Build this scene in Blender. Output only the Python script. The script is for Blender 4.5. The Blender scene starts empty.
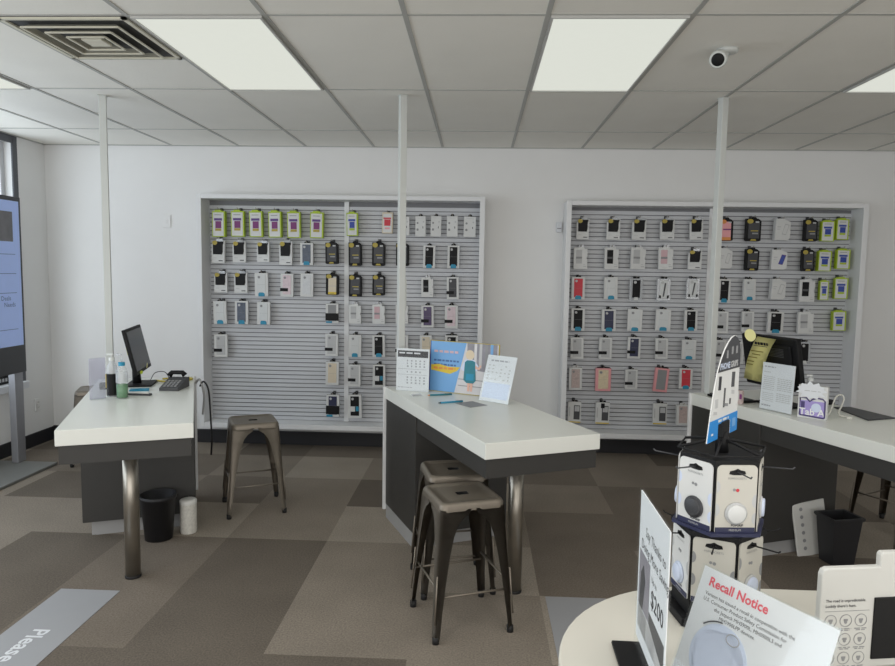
import bpy, bmesh, math, random
from mathutils import Matrix, Vector
random.seed(7)
PI = math.pi
scene = bpy.context.scene
COL = scene.collection

# ------------------------------------------------------------------ materials
def lin(c):
    c = c / 255.0
    return c / 12.92 if c <= 0.04045 else ((c + 0.055) / 1.055) ** 2.4

def rgb(c):
    return (lin(c[0]), lin(c[1]), lin(c[2]), 1.0)

def mat(name, c, rough=0.5, metal=0.0, vary=0.05, scale=18.0, bump=0.0, emit=0.0, spec=0.5):
    m = bpy.data.materials.new(name)
    m.use_nodes = True
    nt = m.node_tree
    b = nt.nodes['Principled BSDF']
    b.inputs['Roughness'].default_value = rough
    b.inputs['Metallic'].default_value = metal
    b.inputs['Specular IOR Level'].default_value = spec
    tc = nt.nodes.new('ShaderNodeTexCoord')
    nz = nt.nodes.new('ShaderNodeTexNoise')
    nz.inputs['Scale'].default_value = scale
    nz.inputs['Detail'].default_value = 4.0
    nt.links.new(tc.outputs['Object'], nz.inputs['Vector'])
    mx = nt.nodes.new('ShaderNodeMix')
    mx.data_type = 'RGBA'
    base = rgb(c)
    mx.inputs['A'].default_value = tuple(v * (1 - vary) for v in base[:3]) + (1,)
    mx.inputs['B'].default_value = tuple(min(1, v * (1 + vary)) for v in base[:3]) + (1,)
    nt.links.new(nz.outputs['Fac'], mx.inputs['Factor'])
    nt.links.new(mx.outputs['Result'], b.inputs['Base Color'])
    if bump > 0:
        bp = nt.nodes.new('ShaderNodeBump')
        bp.inputs['Strength'].default_value = bump
        bp.inputs['Distance'].default_value = 0.002
        n2 = nt.nodes.new('ShaderNodeTexNoise')
        n2.inputs['Scale'].default_value = scale * 8
        nt.links.new(tc.outputs['Object'], n2.inputs['Vector'])
        nt.links.new(n2.outputs['Fac'], bp.inputs['Height'])
        nt.links.new(bp.outputs['Normal'], b.inputs['Normal'])
    if emit > 0:
        nt.links.new(mx.outputs['Result'], b.inputs['Emission Color'])
        b.inputs['Emission Strength'].default_value = emit
    return m

def clear_mat(name, tint=(254, 255, 255), gloss=0.06, opacity=0.05):
    m = bpy.data.materials.new(name)
    m.use_nodes = True
    nt = m.node_tree
    nt.nodes.clear()
    out = nt.nodes.new('ShaderNodeOutputMaterial')
    tr = nt.nodes.new('ShaderNodeBsdfTransparent')
    tr.inputs['Color'].default_value = rgb(tint)
    gl = nt.nodes.new('ShaderNodeBsdfGlossy')
    gl.inputs['Roughness'].default_value = 0.08
    df = nt.nodes.new('ShaderNodeBsdfDiffuse')
    df.inputs['Color'].default_value = rgb(tint)
    m1 = nt.nodes.new('ShaderNodeMixShader')
    m1.inputs['Fac'].default_value = opacity
    m2 = nt.nodes.new('ShaderNodeMixShader')
    m2.inputs['Fac'].default_value = gloss
    nt.links.new(tr.outputs[0], m1.inputs[1])
    nt.links.new(df.outputs[0], m1.inputs[2])
    nt.links.new(m1.outputs[0], m2.inputs[1])
    nt.links.new(gl.outputs[0], m2.inputs[2])
    nt.links.new(m2.outputs[0], out.inputs['Surface'])
    return m

def carpet_mat():
    m = bpy.data.materials.new('carpet_tiles')
    m.use_nodes = True
    nt = m.node_tree
    L = nt.links
    b = nt.nodes['Principled BSDF']
    b.inputs['Roughness'].default_value = 0.95
    b.inputs['Specular IOR Level'].default_value = 0.15
    tc = nt.nodes.new('ShaderNodeTexCoord')
    mp = nt.nodes.new('ShaderNodeVectorMath'); mp.operation = 'SUBTRACT'
    mp.inputs[1].default_value = (-0.875, 2.736, 0.5)
    dv = nt.nodes.new('ShaderNodeVectorMath'); dv.operation = 'DIVIDE'
    dv.inputs[1].default_value = (0.607, 0.613, 1000.0)
    fl = nt.nodes.new('ShaderNodeVectorMath'); fl.operation = 'FLOOR'
    wn = nt.nodes.new('ShaderNodeTexWhiteNoise'); wn.noise_dimensions = '3D'
    L.new(tc.outputs['Object'], mp.inputs[0]); L.new(mp.outputs[0], dv.inputs[0]); L.new(dv.outputs[0], fl.inputs[0])
    L.new(fl.outputs[0], wn.inputs['Vector'])
    cr = nt.nodes.new('ShaderNodeValToRGB')
    cr.color_ramp.interpolation = 'CONSTANT'
    tones = [(0.0, FLOOR_A), (0.34, FLOOR_B), (0.6, FLOOR_C), (0.82, FLOOR_D)]
    e = cr.color_ramp.elements
    e[0].position = 0.0; e[0].color = rgb(tones[0][1])
    e[1].position = tones[1][0]; e[1].color = rgb(tones[1][1])
    for p, c in tones[2:]:
        k = e.new(p); k.color = rgb(c)
    L.new(wn.outputs['Value'], cr.inputs['Fac'])
    n1 = nt.nodes.new('ShaderNodeTexNoise'); n1.inputs['Scale'].default_value = 120.0; n1.inputs['Detail'].default_value = 5.0
    n2 = nt.nodes.new('ShaderNodeTexNoise'); n2.inputs['Scale'].default_value = 2.6; n2.inputs['Detail'].default_value = 3.0
    L.new(tc.outputs['Object'], n1.inputs['Vector']); L.new(tc.outputs['Object'], n2.inputs['Vector'])
    r1 = nt.nodes.new('ShaderNodeMapRange'); r1.inputs['To Min'].default_value = 0.45; r1.inputs['To Max'].default_value = 1.55
    r2 = nt.nodes.new('ShaderNodeMapRange'); r2.inputs['To Min'].default_value = 0.82; r2.inputs['To Max'].default_value = 1.18
    L.new(n1.outputs['Fac'], r1.inputs['Value']); L.new(n2.outputs['Fac'], r2.inputs['Value'])
    mu = nt.nodes.new('ShaderNodeMath'); mu.operation = 'MULTIPLY'
    L.new(r1.outputs[0], mu.inputs[0]); L.new(r2.outputs[0], mu.inputs[1])
    vm = nt.nodes.new('ShaderNodeVectorMath'); vm.operation = 'SCALE'
    L.new(cr.outputs['Color'], vm.inputs[0]); L.new(mu.outputs[0], vm.inputs['Scale'])
    L.new(vm.outputs[0], b.inputs['Base Color'])
    bp = nt.nodes.new('ShaderNodeBump'); bp.inputs['Strength'].default_value = 0.5; bp.inputs['Distance'].default_value = 0.004
    L.new(n1.outputs['Fac'], bp.inputs['Height']); L.new(bp.outputs['Normal'], b.inputs['Normal'])
    return m

def ceiling_mat():
    m = mat('ceiling_tile', CEIL_C, rough=0.95, vary=0.04, scale=3.0, spec=0.1)
    nt = m.node_tree
    b = nt.nodes['Principled BSDF']
    tc = [n for n in nt.nodes if n.type == 'TEX_COORD'][0]
    v = nt.nodes.new('ShaderNodeTexVoronoi'); v.inputs['Scale'].default_value = 45.0
    nz = nt.nodes.new('ShaderNodeTexNoise'); nz.inputs['Scale'].default_value = 60.0; nz.inputs['Detail'].default_value = 6
    nt.links.new(tc.outputs['Object'], v.inputs['Vector']); nt.links.new(tc.outputs['Object'], nz.inputs['Vector'])
    mr = nt.nodes.new('ShaderNodeMapRange'); mr.inputs['From Min'].default_value = 0.0; mr.inputs['From Max'].default_value = 0.12
    mr.inputs['To Min'].default_value = 0.86; mr.inputs['To Max'].default_value = 1.0
    nt.links.new(v.outputs['Distance'], mr.inputs['Value'])
    old = b.inputs['Base Color'].links[0].from_socket
    vm = nt.nodes.new('ShaderNodeVectorMath'); vm.operation = 'SCALE'
    nt.links.new(old, vm.inputs[0]); nt.links.new(mr.outputs[0], vm.inputs['Scale'])
    nt.links.new(vm.outputs[0], b.inputs['Base Color'])
    bp = nt.nodes.new('ShaderNodeBump'); bp.inputs['Strength'].default_value = 0.25; bp.inputs['Distance'].default_value = 0.003
    nt.links.new(nz.outputs['Fac'], bp.inputs['Height']); nt.links.new(bp.outputs['Normal'], b.inputs['Normal'])
    return m

# ---- tuning block
FLOOR_A, FLOOR_B, FLOOR_C, FLOOR_D = (120, 111, 101), (136, 127, 116), (106, 98, 89), (154, 145, 133)
CEIL_C = (241, 239, 232)
PANEL_EMIT = 0.86
DAY_LEFT = 118.0
DAY_FRONT = 140.0
WORLD_S = 0.6
EXPO = -0.2

M = {}
M['wall'] = mat('wall_paint', (230, 230, 229), rough=0.8, vary=0.02, scale=5, bump=0.08)
M['ceiling'] = ceiling_mat()
M['tbar'] = mat('ceiling_rail_paint', (176, 176, 172), rough=0.5)
M['floor'] = carpet_mat()
M['black_base'] = mat('black_vinyl', (34, 34, 38), rough=0.5)
M['panel_frame'] = mat('light_frame_white', (190, 190, 186), rough=0.4)
M['diffuser'] = mat('lit_diffuser', (246, 249, 238), rough=0.6, emit=PANEL_EMIT, vary=0.01, spec=0.1)
_nt = M['diffuser'].node_tree; _b = _nt.nodes['Principled BSDF']
for _l in list(_b.inputs['Base Color'].links): _nt.links.remove(_l)
_b.inputs['Base Color'].default_value = (0.05, 0.05, 0.05, 1)
M['white'] = mat('white_laminate', (226, 226, 222), rough=0.32, vary=0.015)
M['counter'] = mat('counter_white_laminate', (228, 230, 224), rough=0.28, vary=0.02, scale=6)
M['carcass'] = mat('charcoal_laminate', (54, 53, 51), rough=0.5, vary=0.05)
M['kick'] = mat('grey_kick_board', (158, 158, 158), rough=0.45)
M['steel'] = mat('brushed_steel', (164, 158, 148), rough=0.32, metal=0.9, vary=0.05)
M['gun'] = mat('gunmetal', (128, 120, 109), rough=0.42, metal=0.5, vary=0.14, scale=9)
M['rubber'] = mat('black_rubber', (26, 26, 27), rough=0.7)
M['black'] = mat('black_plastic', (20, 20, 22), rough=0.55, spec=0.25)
M['dark'] = mat('dark_grey_plastic', (58, 59, 63), rough=0.45)
M['screen_off'] = mat('dark_screen', (62, 63, 68), rough=0.22)
M['slat'] = mat('slatwall_grey', (200, 202, 206), rough=0.4, vary=0.02)
M['slat_groove'] = mat('slatwall_groove', (120, 121, 124), rough=0.6)
M['board_frame'] = mat('board_frame_white', (228, 229, 230), rough=0.45, vary=0.015)
M['pole'] = mat('pole_white', (204, 207, 204), rough=0.4, vary=0.015)
M['paper'] = mat('white_paper', (220, 223, 227), rough=0.7, vary=0.01)
M['card_white'] = mat('white_card', (212, 213, 212), rough=0.45, vary=0.02)
M['card_cream'] = mat('cream_card', (196, 193, 184), rough=0.5, vary=0.02)
M['clear'] = clear_mat('clear_plastic')
M['acrylic'] = clear_mat('clear_acrylic', gloss=0.025, opacity=0.012)
M['milky'] = clear_mat('milky_plastic', tint=(238, 240, 242), gloss=0.06, opacity=0.32)
M['haze'] = clear_mat('hazy_acrylic', tint=(236, 236, 244), gloss=0.05, opacity=0.16)
M['glass'] = clear_mat('window_glass', tint=(250, 252, 252), gloss=0.05, opacity=0.02)
M['green'] = mat('lime_green', (168, 192, 40), rough=0.45)
M['purple'] = mat('purple_print', (92, 62, 130), rough=0.5)
M['violet'] = mat('violet_print', (122, 50, 112), rough=0.5)
M['blue_print'] = mat('blue_print', (52, 74, 160), rough=0.5)
M['navy'] = mat('navy_plastic', (38, 42, 74), rough=0.45)
M['yellow'] = mat('yellow_print', (214, 186, 58), rough=0.5)
M['gold'] = mat('dull_yellow_print', (176, 158, 66), rough=0.5)
M['teal'] = mat('teal_print', (34, 138, 172), rough=0.5)
M['red'] = mat('red_print', (204, 52, 66), rough=0.5)
M['pink'] = mat('pink_card', (226, 158, 162), rough=0.5)
M['mauve'] = mat('mauve_print', (204, 170, 176), rough=0.5)
M['orange'] = mat('orange_print', (216, 140, 72), rough=0.5)
M['lgrey'] = mat('light_grey_print', (186, 187, 188), rough=0.5)
M['mgrey'] = mat('mid_grey_print', (140, 141, 143), rough=0.5)
M['dgrey'] = mat('dark_grey_print', (74, 75, 78), rough=0.5)
M['beige'] = mat('beige_print', (212, 200, 178), rough=0.5)
M['frost'] = mat('frosted_case', (206, 209, 209), rough=0.3)
M['purple_case'] = mat('purple_case', (84, 70, 104), rough=0.45)
M['floral'] = mat('floral_case', (190, 172, 168), rough=0.5, vary=0.35, scale=70)
M['floral_beige'] = mat('beige_floral_case', (216, 200, 170), rough=0.5, vary=0.2, scale=60)
M['marble'] = mat('marbled_case', (84, 92, 108), rough=0.4, vary=0.6, scale=40)
M['marble_pink'] = mat('pink_marbled_case', (214, 196, 202), rough=0.4, vary=0.2, scale=40)
M['marble_white'] = mat('white_patterned_case', (206, 208, 210), rough=0.4, vary=0.16, scale=60)
M['note'] = mat('yellow_note_paper', (252, 246, 176), rough=0.7, vary=0.02)
M['sky_blue'] = mat('poster_blue', (112, 164, 214), rough=0.4, vary=0.05, scale=6)
M['poster_ink'] = mat('poster_ink', (62, 100, 152), rough=0.5)
M['skin'] = mat('printed_skin_tone', (222, 178, 160), rough=0.5)
M['blond'] = mat('printed_blond', (214, 198, 172), rough=0.5)
M['bag_teal'] = mat('printed_teal', (44, 122, 136), rough=0.5, vary=0.15, scale=40)
M['photo_grey'] = mat('printed_photo_grey', (140, 138, 146), rough=0.5, vary=0.3, scale=25)
M['photo_pale'] = mat('printed_photo_pale', (206, 204, 206), rough=0.5, vary=0.06, scale=30)
M['pale_blue'] = mat('printed_pale_blue', (202, 212, 232), rough=0.4, vary=0.06, scale=12)
M['ink'] = mat('black_ink', (48, 48, 54), rough=0.6)
M['ink_grey'] = mat('grey_ink', (160, 162, 168), rough=0.6)
M['ink_red'] = mat('red_ink', (222, 84, 100), rough=0.6)
M['kiosk_blue'] = mat('bright_blue_print', (36, 132, 206), rough=0.45)
M['table_white'] = mat('table_white', (208, 205, 195), rough=0.38, vary=0.015)
M['display_white'] = mat('moulded_white', (202, 202, 198), rough=0.4, vary=0.012)
M['mat_grey'] = mat('floor_decal_grey', (156, 157, 160), rough=0.55, vary=0.04, scale=4)
M['mat_text'] = mat('floor_decal_white', (222, 224, 228), rough=0.55)
M['tv_screen'] = mat('lit_screen_blue', (142, 162, 208), rough=0.3, emit=0.34, vary=0.03)
M['tv_text'] = mat('lit_screen_text', (70, 82, 120), rough=0.3, emit=0.12)
M['tv_photo'] = mat('lit_screen_photo', (96, 96, 100), rough=0.3, emit=0.12, vary=0.35, scale=14)
M['tv_grey'] = mat('stand_grey_metal', (150, 151, 156), rough=0.4, metal=0.4)
M['base_plate'] = mat('base_plate_grey', (122, 123, 120), rough=0.45, metal=0.2)
M['vent_dark'] = mat('duct_dark', (66, 66, 66), rough=0.7, vary=0.4, scale=9)
M['vent_cone'] = mat('vent_cone_metal', (172, 169, 156), rough=0.5, vary=0.15)
M['vent_metal'] = mat('vent_metal', (214, 210, 192), rough=0.45)
M['liquid'] = clear_mat('green_liquid', tint=(120, 176, 128), gloss=0.06, opacity=0.5)
M['lime'] = mat('lime_tag', (186, 206, 50), rough=0.5)
M['bin'] = mat('black_bin_plastic', (36, 36, 39), rough=0.45)
M['wipe'] = mat('wipes_label', (214, 212, 204), rough=0.5, vary=0.3, scale=70)
M['cable_white'] = mat('white_cable', (216, 216, 208), rough=0.5)
M['cable_black'] = mat('black_cable', (30, 30, 32), rough=0.5)
M['cable_yellow'] = mat('yellow_cable', (196, 178, 70), rough=0.5)
M['sill'] = mat('sill_white', (218, 220, 224), rough=0.45)
M['frame_dark'] = mat('dark_trim', (82, 84, 90), rough=0.5)
M['alu'] = mat('window_aluminium', (196, 197, 200), rough=0.4, metal=0.3)
M['lav'] = mat('lavender_print', (160, 146, 204), rough=0.45, vary=0.12, scale=40)
M['indigo'] = mat('indigo_print', (72, 62, 112), rough=0.45)

# ------------------------------------------------------------------ mesh builder
_text_cache = {}
def text_mesh(body, size, align, bold):
    key = (body, size, align, bold)
    if key not in _text_cache:
        cu = bpy.data.curves.new('lettering', 'FONT')
        cu.body = body; cu.size = size; cu.align_x = align; cu.align_y = 'BOTTOM_BASELINE'
        cu.resolution_u = 2
        cu.offset = bold
        o = bpy.data.objects.new('lettering', cu)
        COL.objects.link(o)
        dg = bpy.context.evaluated_depsgraph_get()
        me = bpy.data.meshes.new_from_object(o.evaluated_get(dg))
        bpy.data.objects.remove(o); bpy.data.curves.remove(cu)
        _text_cache[key] = me
    return _text_cache[key]

class MB:
    def __init__(s):
        s.bm = bmesh.new(); s.mats = []
    def _add(s, t, m, mtx=None, smooth=False):
        if m not in s.mats: s.mats.append(m)
        i = s.mats.index(m)
        if mtx is not None: bmesh.ops.transform(t, matrix=mtx, verts=t.verts)
        for f in t.faces:
            f.material_index = i; f.smooth = smooth
        me = bpy.data.meshes.new('tmp'); t.to_mesh(me); t.free()
        s.bm.from_mesh(me); bpy.data.meshes.remove(me)
        return s
    def box(s, x0, x1, y0, y1, z0, z1, m, bevel=0.0, mtx=None, seg=2, smooth=False):
        t = bmesh.new()
        bmesh.ops.create_cube(t, size=1.0)
        for v in t.verts:
            v.co = Vector(((x0 + x1) / 2 + v.co.x * (x1 - x0), (y0 + y1) / 2 + v.co.y * (y1 - y0), (z0 + z1) / 2 + v.co.z * (z1 - z0)))
        if bevel > 0:
            bmesh.ops.bevel(t, geom=list(t.edges), offset=bevel, segments=seg, profile=0.5, affect='EDGES')
        return s._add(t, m, mtx, smooth)
    def prism(s, pts, axis, a, b, m, mtx=None, bevel=0.0, smooth=False):
        t = bmesh.new()
        def P(u, v, w):
            return {'x': (w, u, v), 'y': (u, w, v), 'z': (u, v, w)}[axis]
        A = [t.verts.new(P(u, v, a)) for u, v in pts]
        B = [t.verts.new(P(u, v, b)) for u, v in pts]
        n = len(pts)
        t.faces.new(A); t.faces.new(B[::-1])
        for i in range(n):
            t.faces.new((A[i], B[i], B[(i + 1) % n], A[(i + 1) % n]))
        bmesh.ops.recalc_face_normals(t, faces=list(t.faces))
        if bevel > 0:
            es = [e for e in t.edges if abs(e.verts[0].co['xyz'.index(axis)] - e.verts[1].co['xyz'.index(axis)]) < 1e-6]
            bmesh.ops.bevel(t, geom=es, offset=bevel, segments=2, profile=0.5, affect='EDGES')
        bmesh.ops.triangulate(t, faces=[f for f in t.faces if len(f.verts) > 4])
        return s._add(t, m, mtx, smooth)
    def quadstrip(s, rows, m, mtx=None, smooth=True, thick=0.0):
        t = bmesh.new()
        V = [[t.verts.new(p) for p in r] for r in rows]
        for i in range(len(V) - 1):
            for j in range(len(V[0]) - 1):
                t.faces.new((V[i][j], V[i][j + 1], V[i + 1][j + 1], V[i + 1][j]))
        if thick > 0:
            bmesh.ops.solidify(t, geom=list(t.faces), thickness=thick)
        bmesh.ops.recalc_face_normals(t, faces=list(t.faces))
        return s._add(t, m, mtx, smooth)
    def tube(s, pts, r, m, seg=10, closed=False, mtx=None, caps=True):
        pts = [Vector(p) for p in pts]
        rs = r if isinstance(r, (list, tuple)) else [r] * len(pts)
        t = bmesh.new()
        n = len(pts); rings = []
        up = None
        for i, p in enumerate(pts):
            if closed: d = pts[(i + 1) % n] - pts[i - 1]
            elif i == 0: d = pts[1] - pts[0]
            elif i == n - 1: d = pts[-1] - pts[-2]
            else: d = (pts[i + 1] - pts[i]).normalized() + (pts[i] - pts[i - 1]).normalized()
            d = d.normalized() if d.length > 1e-9 else Vector((0, 0, 1))
            if up is None:
                up = Vector((0, 0, 1)) if abs(d.z) < 0.9 else Vector((1, 0, 0))
            a = up - d * up.dot(d)
            if a.length < 1e-6: a = d.orthogonal()
            a.normalize(); up = a
            c = d.cross(a)
            rings.append([t.verts.new(p + (a * math.cos(2 * PI * k / seg) + c * math.sin(2 * PI * k / seg)) * rs[i]) for k in range(seg)])
        for i in range(n if closed else n - 1):
            A, B = rings[i], rings[(i + 1) % n]
            for k in range(seg):
                t.faces.new((A[k], A[(k + 1) % seg], B[(k + 1) % seg], B[k]))
        if not closed and caps:
            t.faces.new(rings[0][::-1]); t.faces.new(rings[-1])
        bmesh.ops.recalc_face_normals(t, faces=list(t.faces))
        return s._add(t, m, mtx, True)
    def lathe(s, prof, m, cx=0.0, cy=0.0, seg=24, mtx=None, smooth=True):
        t = bmesh.new(); rings = []
        for r, z in prof:
            if r < 1e-6: rings.append([t.verts.new((cx, cy, z))])
            else: rings.append([t.verts.new((cx + r * math.cos(2 * PI * k / seg), cy + r * math.sin(2 * PI * k / seg), z)) for k in range(seg)])
        for A, B in zip(rings, rings[1:]):
            for k in range(seg):
                k2 = (k + 1) % seg
                if len(A) == 1 and len(B) == 1: continue
                if len(A) == 1: t.faces.new((A[0], B[k], B[k2]))
                elif len(B) == 1: t.faces.new((A[k], A[k2], B[0]))
                else: t.faces.new((A[k], A[k2], B[k2], B[k]))
        bmesh.ops.recalc_face_normals(t, faces=list(t.faces))
        return s._add(t, m, mtx, smooth)
    def disc(s, cx, cz, r, y0, y1, m, seg=20, mtx=None, sx=1.0):
        return s.prism([(cx + sx * r * math.cos(2 * PI * k / seg), cz + r * math.sin(2 * PI * k / seg)) for k in range(seg)], 'y', y0, y1, m, mtx)
    def text(s, body, size, x, z, y, m, align='LEFT', mtx=None, bold=0.0):
        """lettering on a face looking towards -y: baseline starts at (x, z)"""
        t = bmesh.new(); t.from_mesh(text_mesh(body, size, align, bold))
        mm = Matrix.Translation((x, y, z)) @ Matrix.Rotation(PI / 2, 4, 'X')
        if mtx is not None: mm = mtx @ mm
        return s._add(t, m, mm)
    def marks(s, x0, x1, z, h, y, m, n=5, seed=0, mtx=None):
        """a line of print too small to read: short dashes"""
        rr = random.Random(seed)
        x = x0; k = 0
        while x < x1 and k < 40:
            w = (x1 - x0) / n * rr.uniform(0.5, 1.0)
            s.box(x, min(x1, x + w), y - 0.0004, y, z, z + h, m, mtx=mtx)
            x += w + (x1 - x0) / n * 0.22; k += 1
        return s
    def build(s, name, parent=None, loc=(0, 0, 0), rot=(0, 0, 0), label=None, split=False):
        me = bpy.data.meshes.new(name)
        s.bm.to_mesh(me); s.bm.free()
        for m in s.mats: me.materials.append(M[m])
        o = bpy.data.objects.new(name, me); COL.objects.link(o)
        o.location = loc; o.rotation_euler = rot
        if parent is not None: o.parent = parent
        if label: o['label'] = label
        return o

def empty(name, loc=(0, 0, 0), rz=0.0, label=None, cat=None, group=None, rot=None):
    o = bpy.data.objects.new(name, None); COL.objects.link(o)
    o.empty_display_size = 0.1
    o.location = loc; o.rotation_euler = rot if rot else (0, 0, rz)
    tag(o, label, cat, group)
    return o

def tag(o, label=None, cat=None, group=None, kind=None):
    if label:
        o['label'] = label
    if cat: o['category'] = cat
    if group: o['group'] = group
    if kind: o['kind'] = kind
    return o

def struct(name, mb, label, cat='structure', loc=(0, 0, 0)):
    o = mb.build(name, loc=loc)
    return tag(o, label, cat, kind='structure')

def copy_tree(o, parent=None):
    c = o.copy(); COL.objects.link(c)
    if parent is not None: c.parent = parent
    for ch in list(o.children): copy_tree(ch, c)
    return c

def R(d): return math.radians(d)

# ------------------------------------------------------------------ room
ZC = 2.713           # ceiling height
XL, XR, YB, YF = -3.96, 4.6, 6.2, -2.2

b = MB(); b.box(XL - 0.3, XR + 0.2, YF - 0.2, YB + 0.2, -0.08, 0.0, 'floor')
struct('floor', b, 'grey brown carpet tile floor of the shop', 'floor')
b = MB(); b.box(XL - 0.3, XR + 0.2, YF - 0.2, YB + 0.2, ZC, ZC + 0.1, 'ceiling')
struct('ceiling', b, 'grey lay-in tile ceiling over the shop', 'ceiling')
b = MB(); b.box(XL - 0.3, XR + 0.2, YB, YB + 0.15, 0, ZC, 'wall')
struct('wall_back', b, 'long white wall behind the two display boards', 'wall')
b = MB(); b.box(XR, XR + 0.15, YF, YB, 0, ZC, 'wall')
struct('wall_right', b, 'white side wall at the right of the shop', 'wall')
# left wall with the big window opening
WY0, WY1, WZ0, WZ1 = 0.2, 5.76, 0.60, 2.655
b = MB()
b.box(XL - 0.14, XL, WY1, YB, 0, ZC, 'wall')
b.box(XL - 0.14, XL, YF, WY0, 0, ZC, 'wall')
b.box(XL - 0.14, XL, WY0, WY1, 0, WZ0, 'wall')
b.box(XL - 0.14, XL, WY0, WY1, WZ1, ZC, 'wall')
struct('wall_left', b, 'white side wall with the shop window', 'wall')
w = empty('window_1', (XL, 0, 0), 0, 'large shop window in the left wall behind the screen', 'window'); w['kind'] = 'structure'
b = MB()
for (y0, y1, z0, z1) in ((WY1 - 0.012, WY1 + 0.05, WZ0 - 0.0, WZ1 + 0.05), (WY0 - 0.05, WY0 + 0.012, WZ0, WZ1 + 0.05), (WY0, WY1, WZ1 - 0.012, WZ1 + 0.05)):
    b.box(0.0, 0.012, y0, y1, z0, z1, 'frame_dark')
b.build('window_trim', w, label='dark trim strip around the window')
b = MB()
for (y0, y1, z0, z1) in ((WY1 - 0.05, WY1 - 0.001, WZ0 + 0.02, WZ1 - 0.001), (WY0 + 0.001, WY0 + 0.05, WZ0 + 0.02, WZ1 - 0.001), (WY0 + 0.05, WY1 - 0.05, WZ1 - 0.05, WZ1 - 0.001), (WY0 + 0.05, WY1 - 0.05, WZ0 + 0.02, WZ0 + 0.07), (2.6, 2.65, WZ0 + 0.07, WZ1 - 0.05)):
    b.box(-0.13, -0.07, y0, y1, z0, z1, 'alu', 0.004)
b.build('window_frame', w)
b = MB(); b.box(-0.102, -0.098, WY0 + 0.05, WY1 - 0.05, WZ0 + 0.07, WZ1 - 0.05, 'glass')
b.build('window_pane', w)
b = MB(); b.box(-0.139, 0.05, WY0 - 0.04, WY1 + 0.04, WZ0 - 0.05, WZ0 + 0.012, 'sill', 0.006)
b.build('window_sill', w)
# black sign lying on the sill
sg = empty('sill_sign', (XL - 0.02, 5.38, WZ0 + 0.013), 0, 'black notice with white lettering propped on the window sill', 'sign')
b = MB(); b.box(-0.012, 0.0, -0.27, 0.27, 0.0, 0.075, 'black', 0.002)
b.build('backing', sg)
b = MB()
for k in range(6):
    b.box(0.0, 0.0006, 0.02 + k * 0.038, 0.045 + k * 0.038, 0.022, 0.05, 'lgrey')
b.build('printed_line', sg, label='white printed lettering')

b = MB(); b.box(XL, XR, YB - 0.014, YB, 0, 0.125, 'black_base', 0.003)
struct('baseboard_back', b, 'black base strip along the back wall', 'baseboard')
b = MB(); b.box(XL, XL + 0.014, YF, YB - 0.015, 0, 0.12, 'black_base', 0.003)
struct('baseboard_left', b, 'black base strip along the left wall', 'baseboard')
b = MB(); b.box(XR - 0.014, XR, YF, YB - 0.015, 0, 0.12, 'black_base', 0.003)
struct('baseboard_right', b, 'black base strip along the right wall', 'baseboard')

# ceiling grid
GX = [-0.334 + 0.6096 * i for i in range(-5, 8)]
GY = [3.042 + 1.2192 * j for j in range(-4, 3)]
b = MB()
for x in GX:
    b.box(x - 0.011, x + 0.011, YF, YB, ZC - 0.004, ZC, 'tbar')
for y in GY:
    b.box(XL, XR, y - 0.008, y + 0.008, ZC - 0.003, ZC, 'tbar')
b.box(XL, XR, YB - 0.02, YB, ZC - 0.006, ZC, 'tbar'); b.box(XL, XL + 0.02, YF, YB, ZC - 0.006, ZC, 'tbar')
# short cross joints left and right of the middle pole, and the joint beside the vent
b.box(-2.163, -1.553, 3.642, 3.664, ZC - 0.006, ZC, 'tbar')
struct('trim_1', b, 'metal grid rails of the tile ceiling', 'ceiling grid')

# lit ceiling panels
def light_panel(i, label, j=4):
    x0, x1 = GX[i] + 0.014, GX[i + 1] - 0.014
    y0, y1 = GY[j] + 0.004, GY[j + 1] - 0.013
    cx, cy = (x0 + x1) / 2, (y0 + y1) / 2
    t = empty('ceiling_light_panel', (cx, cy, ZC - 0.008), 0, label, 'ceiling light', 'ceiling light panels')
    w, d = (x1 - x0) / 2, (y1 - y0) / 2
    f = MB(); k = 0.010
    f.box(-w, -w + k, -d, d, -0.006, 0.008, 'panel_frame'); f.box(w - k, w, -d, d, -0.006, 0.008, 'panel_frame')
    f.box(-w + k, w - k, -d, -d + k, -0.006, 0.008, 'panel_frame'); f.box(-w + k, w - k, d - k, d, -0.006, 0.008, 'panel_frame')
    f.build('panel_frame', t)
    g = MB(); g.box(-w + k, w - k, -d + k, d - k, 0.0, 0.006, 'diffuser')
    g.build('diffuser', t, label='lit white diffuser')
light_panel(0, 'lit ceiling panel at far left, cut by the photo edge beside the vent')
light_panel(3, 'lit ceiling panel over the left counter, right beside the square vent')
light_panel(6, 'lit ceiling panel between the middle pole and the ceiling camera')
light_panel(9, 'lit ceiling panel at far right, right of the ceiling camera')

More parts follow.
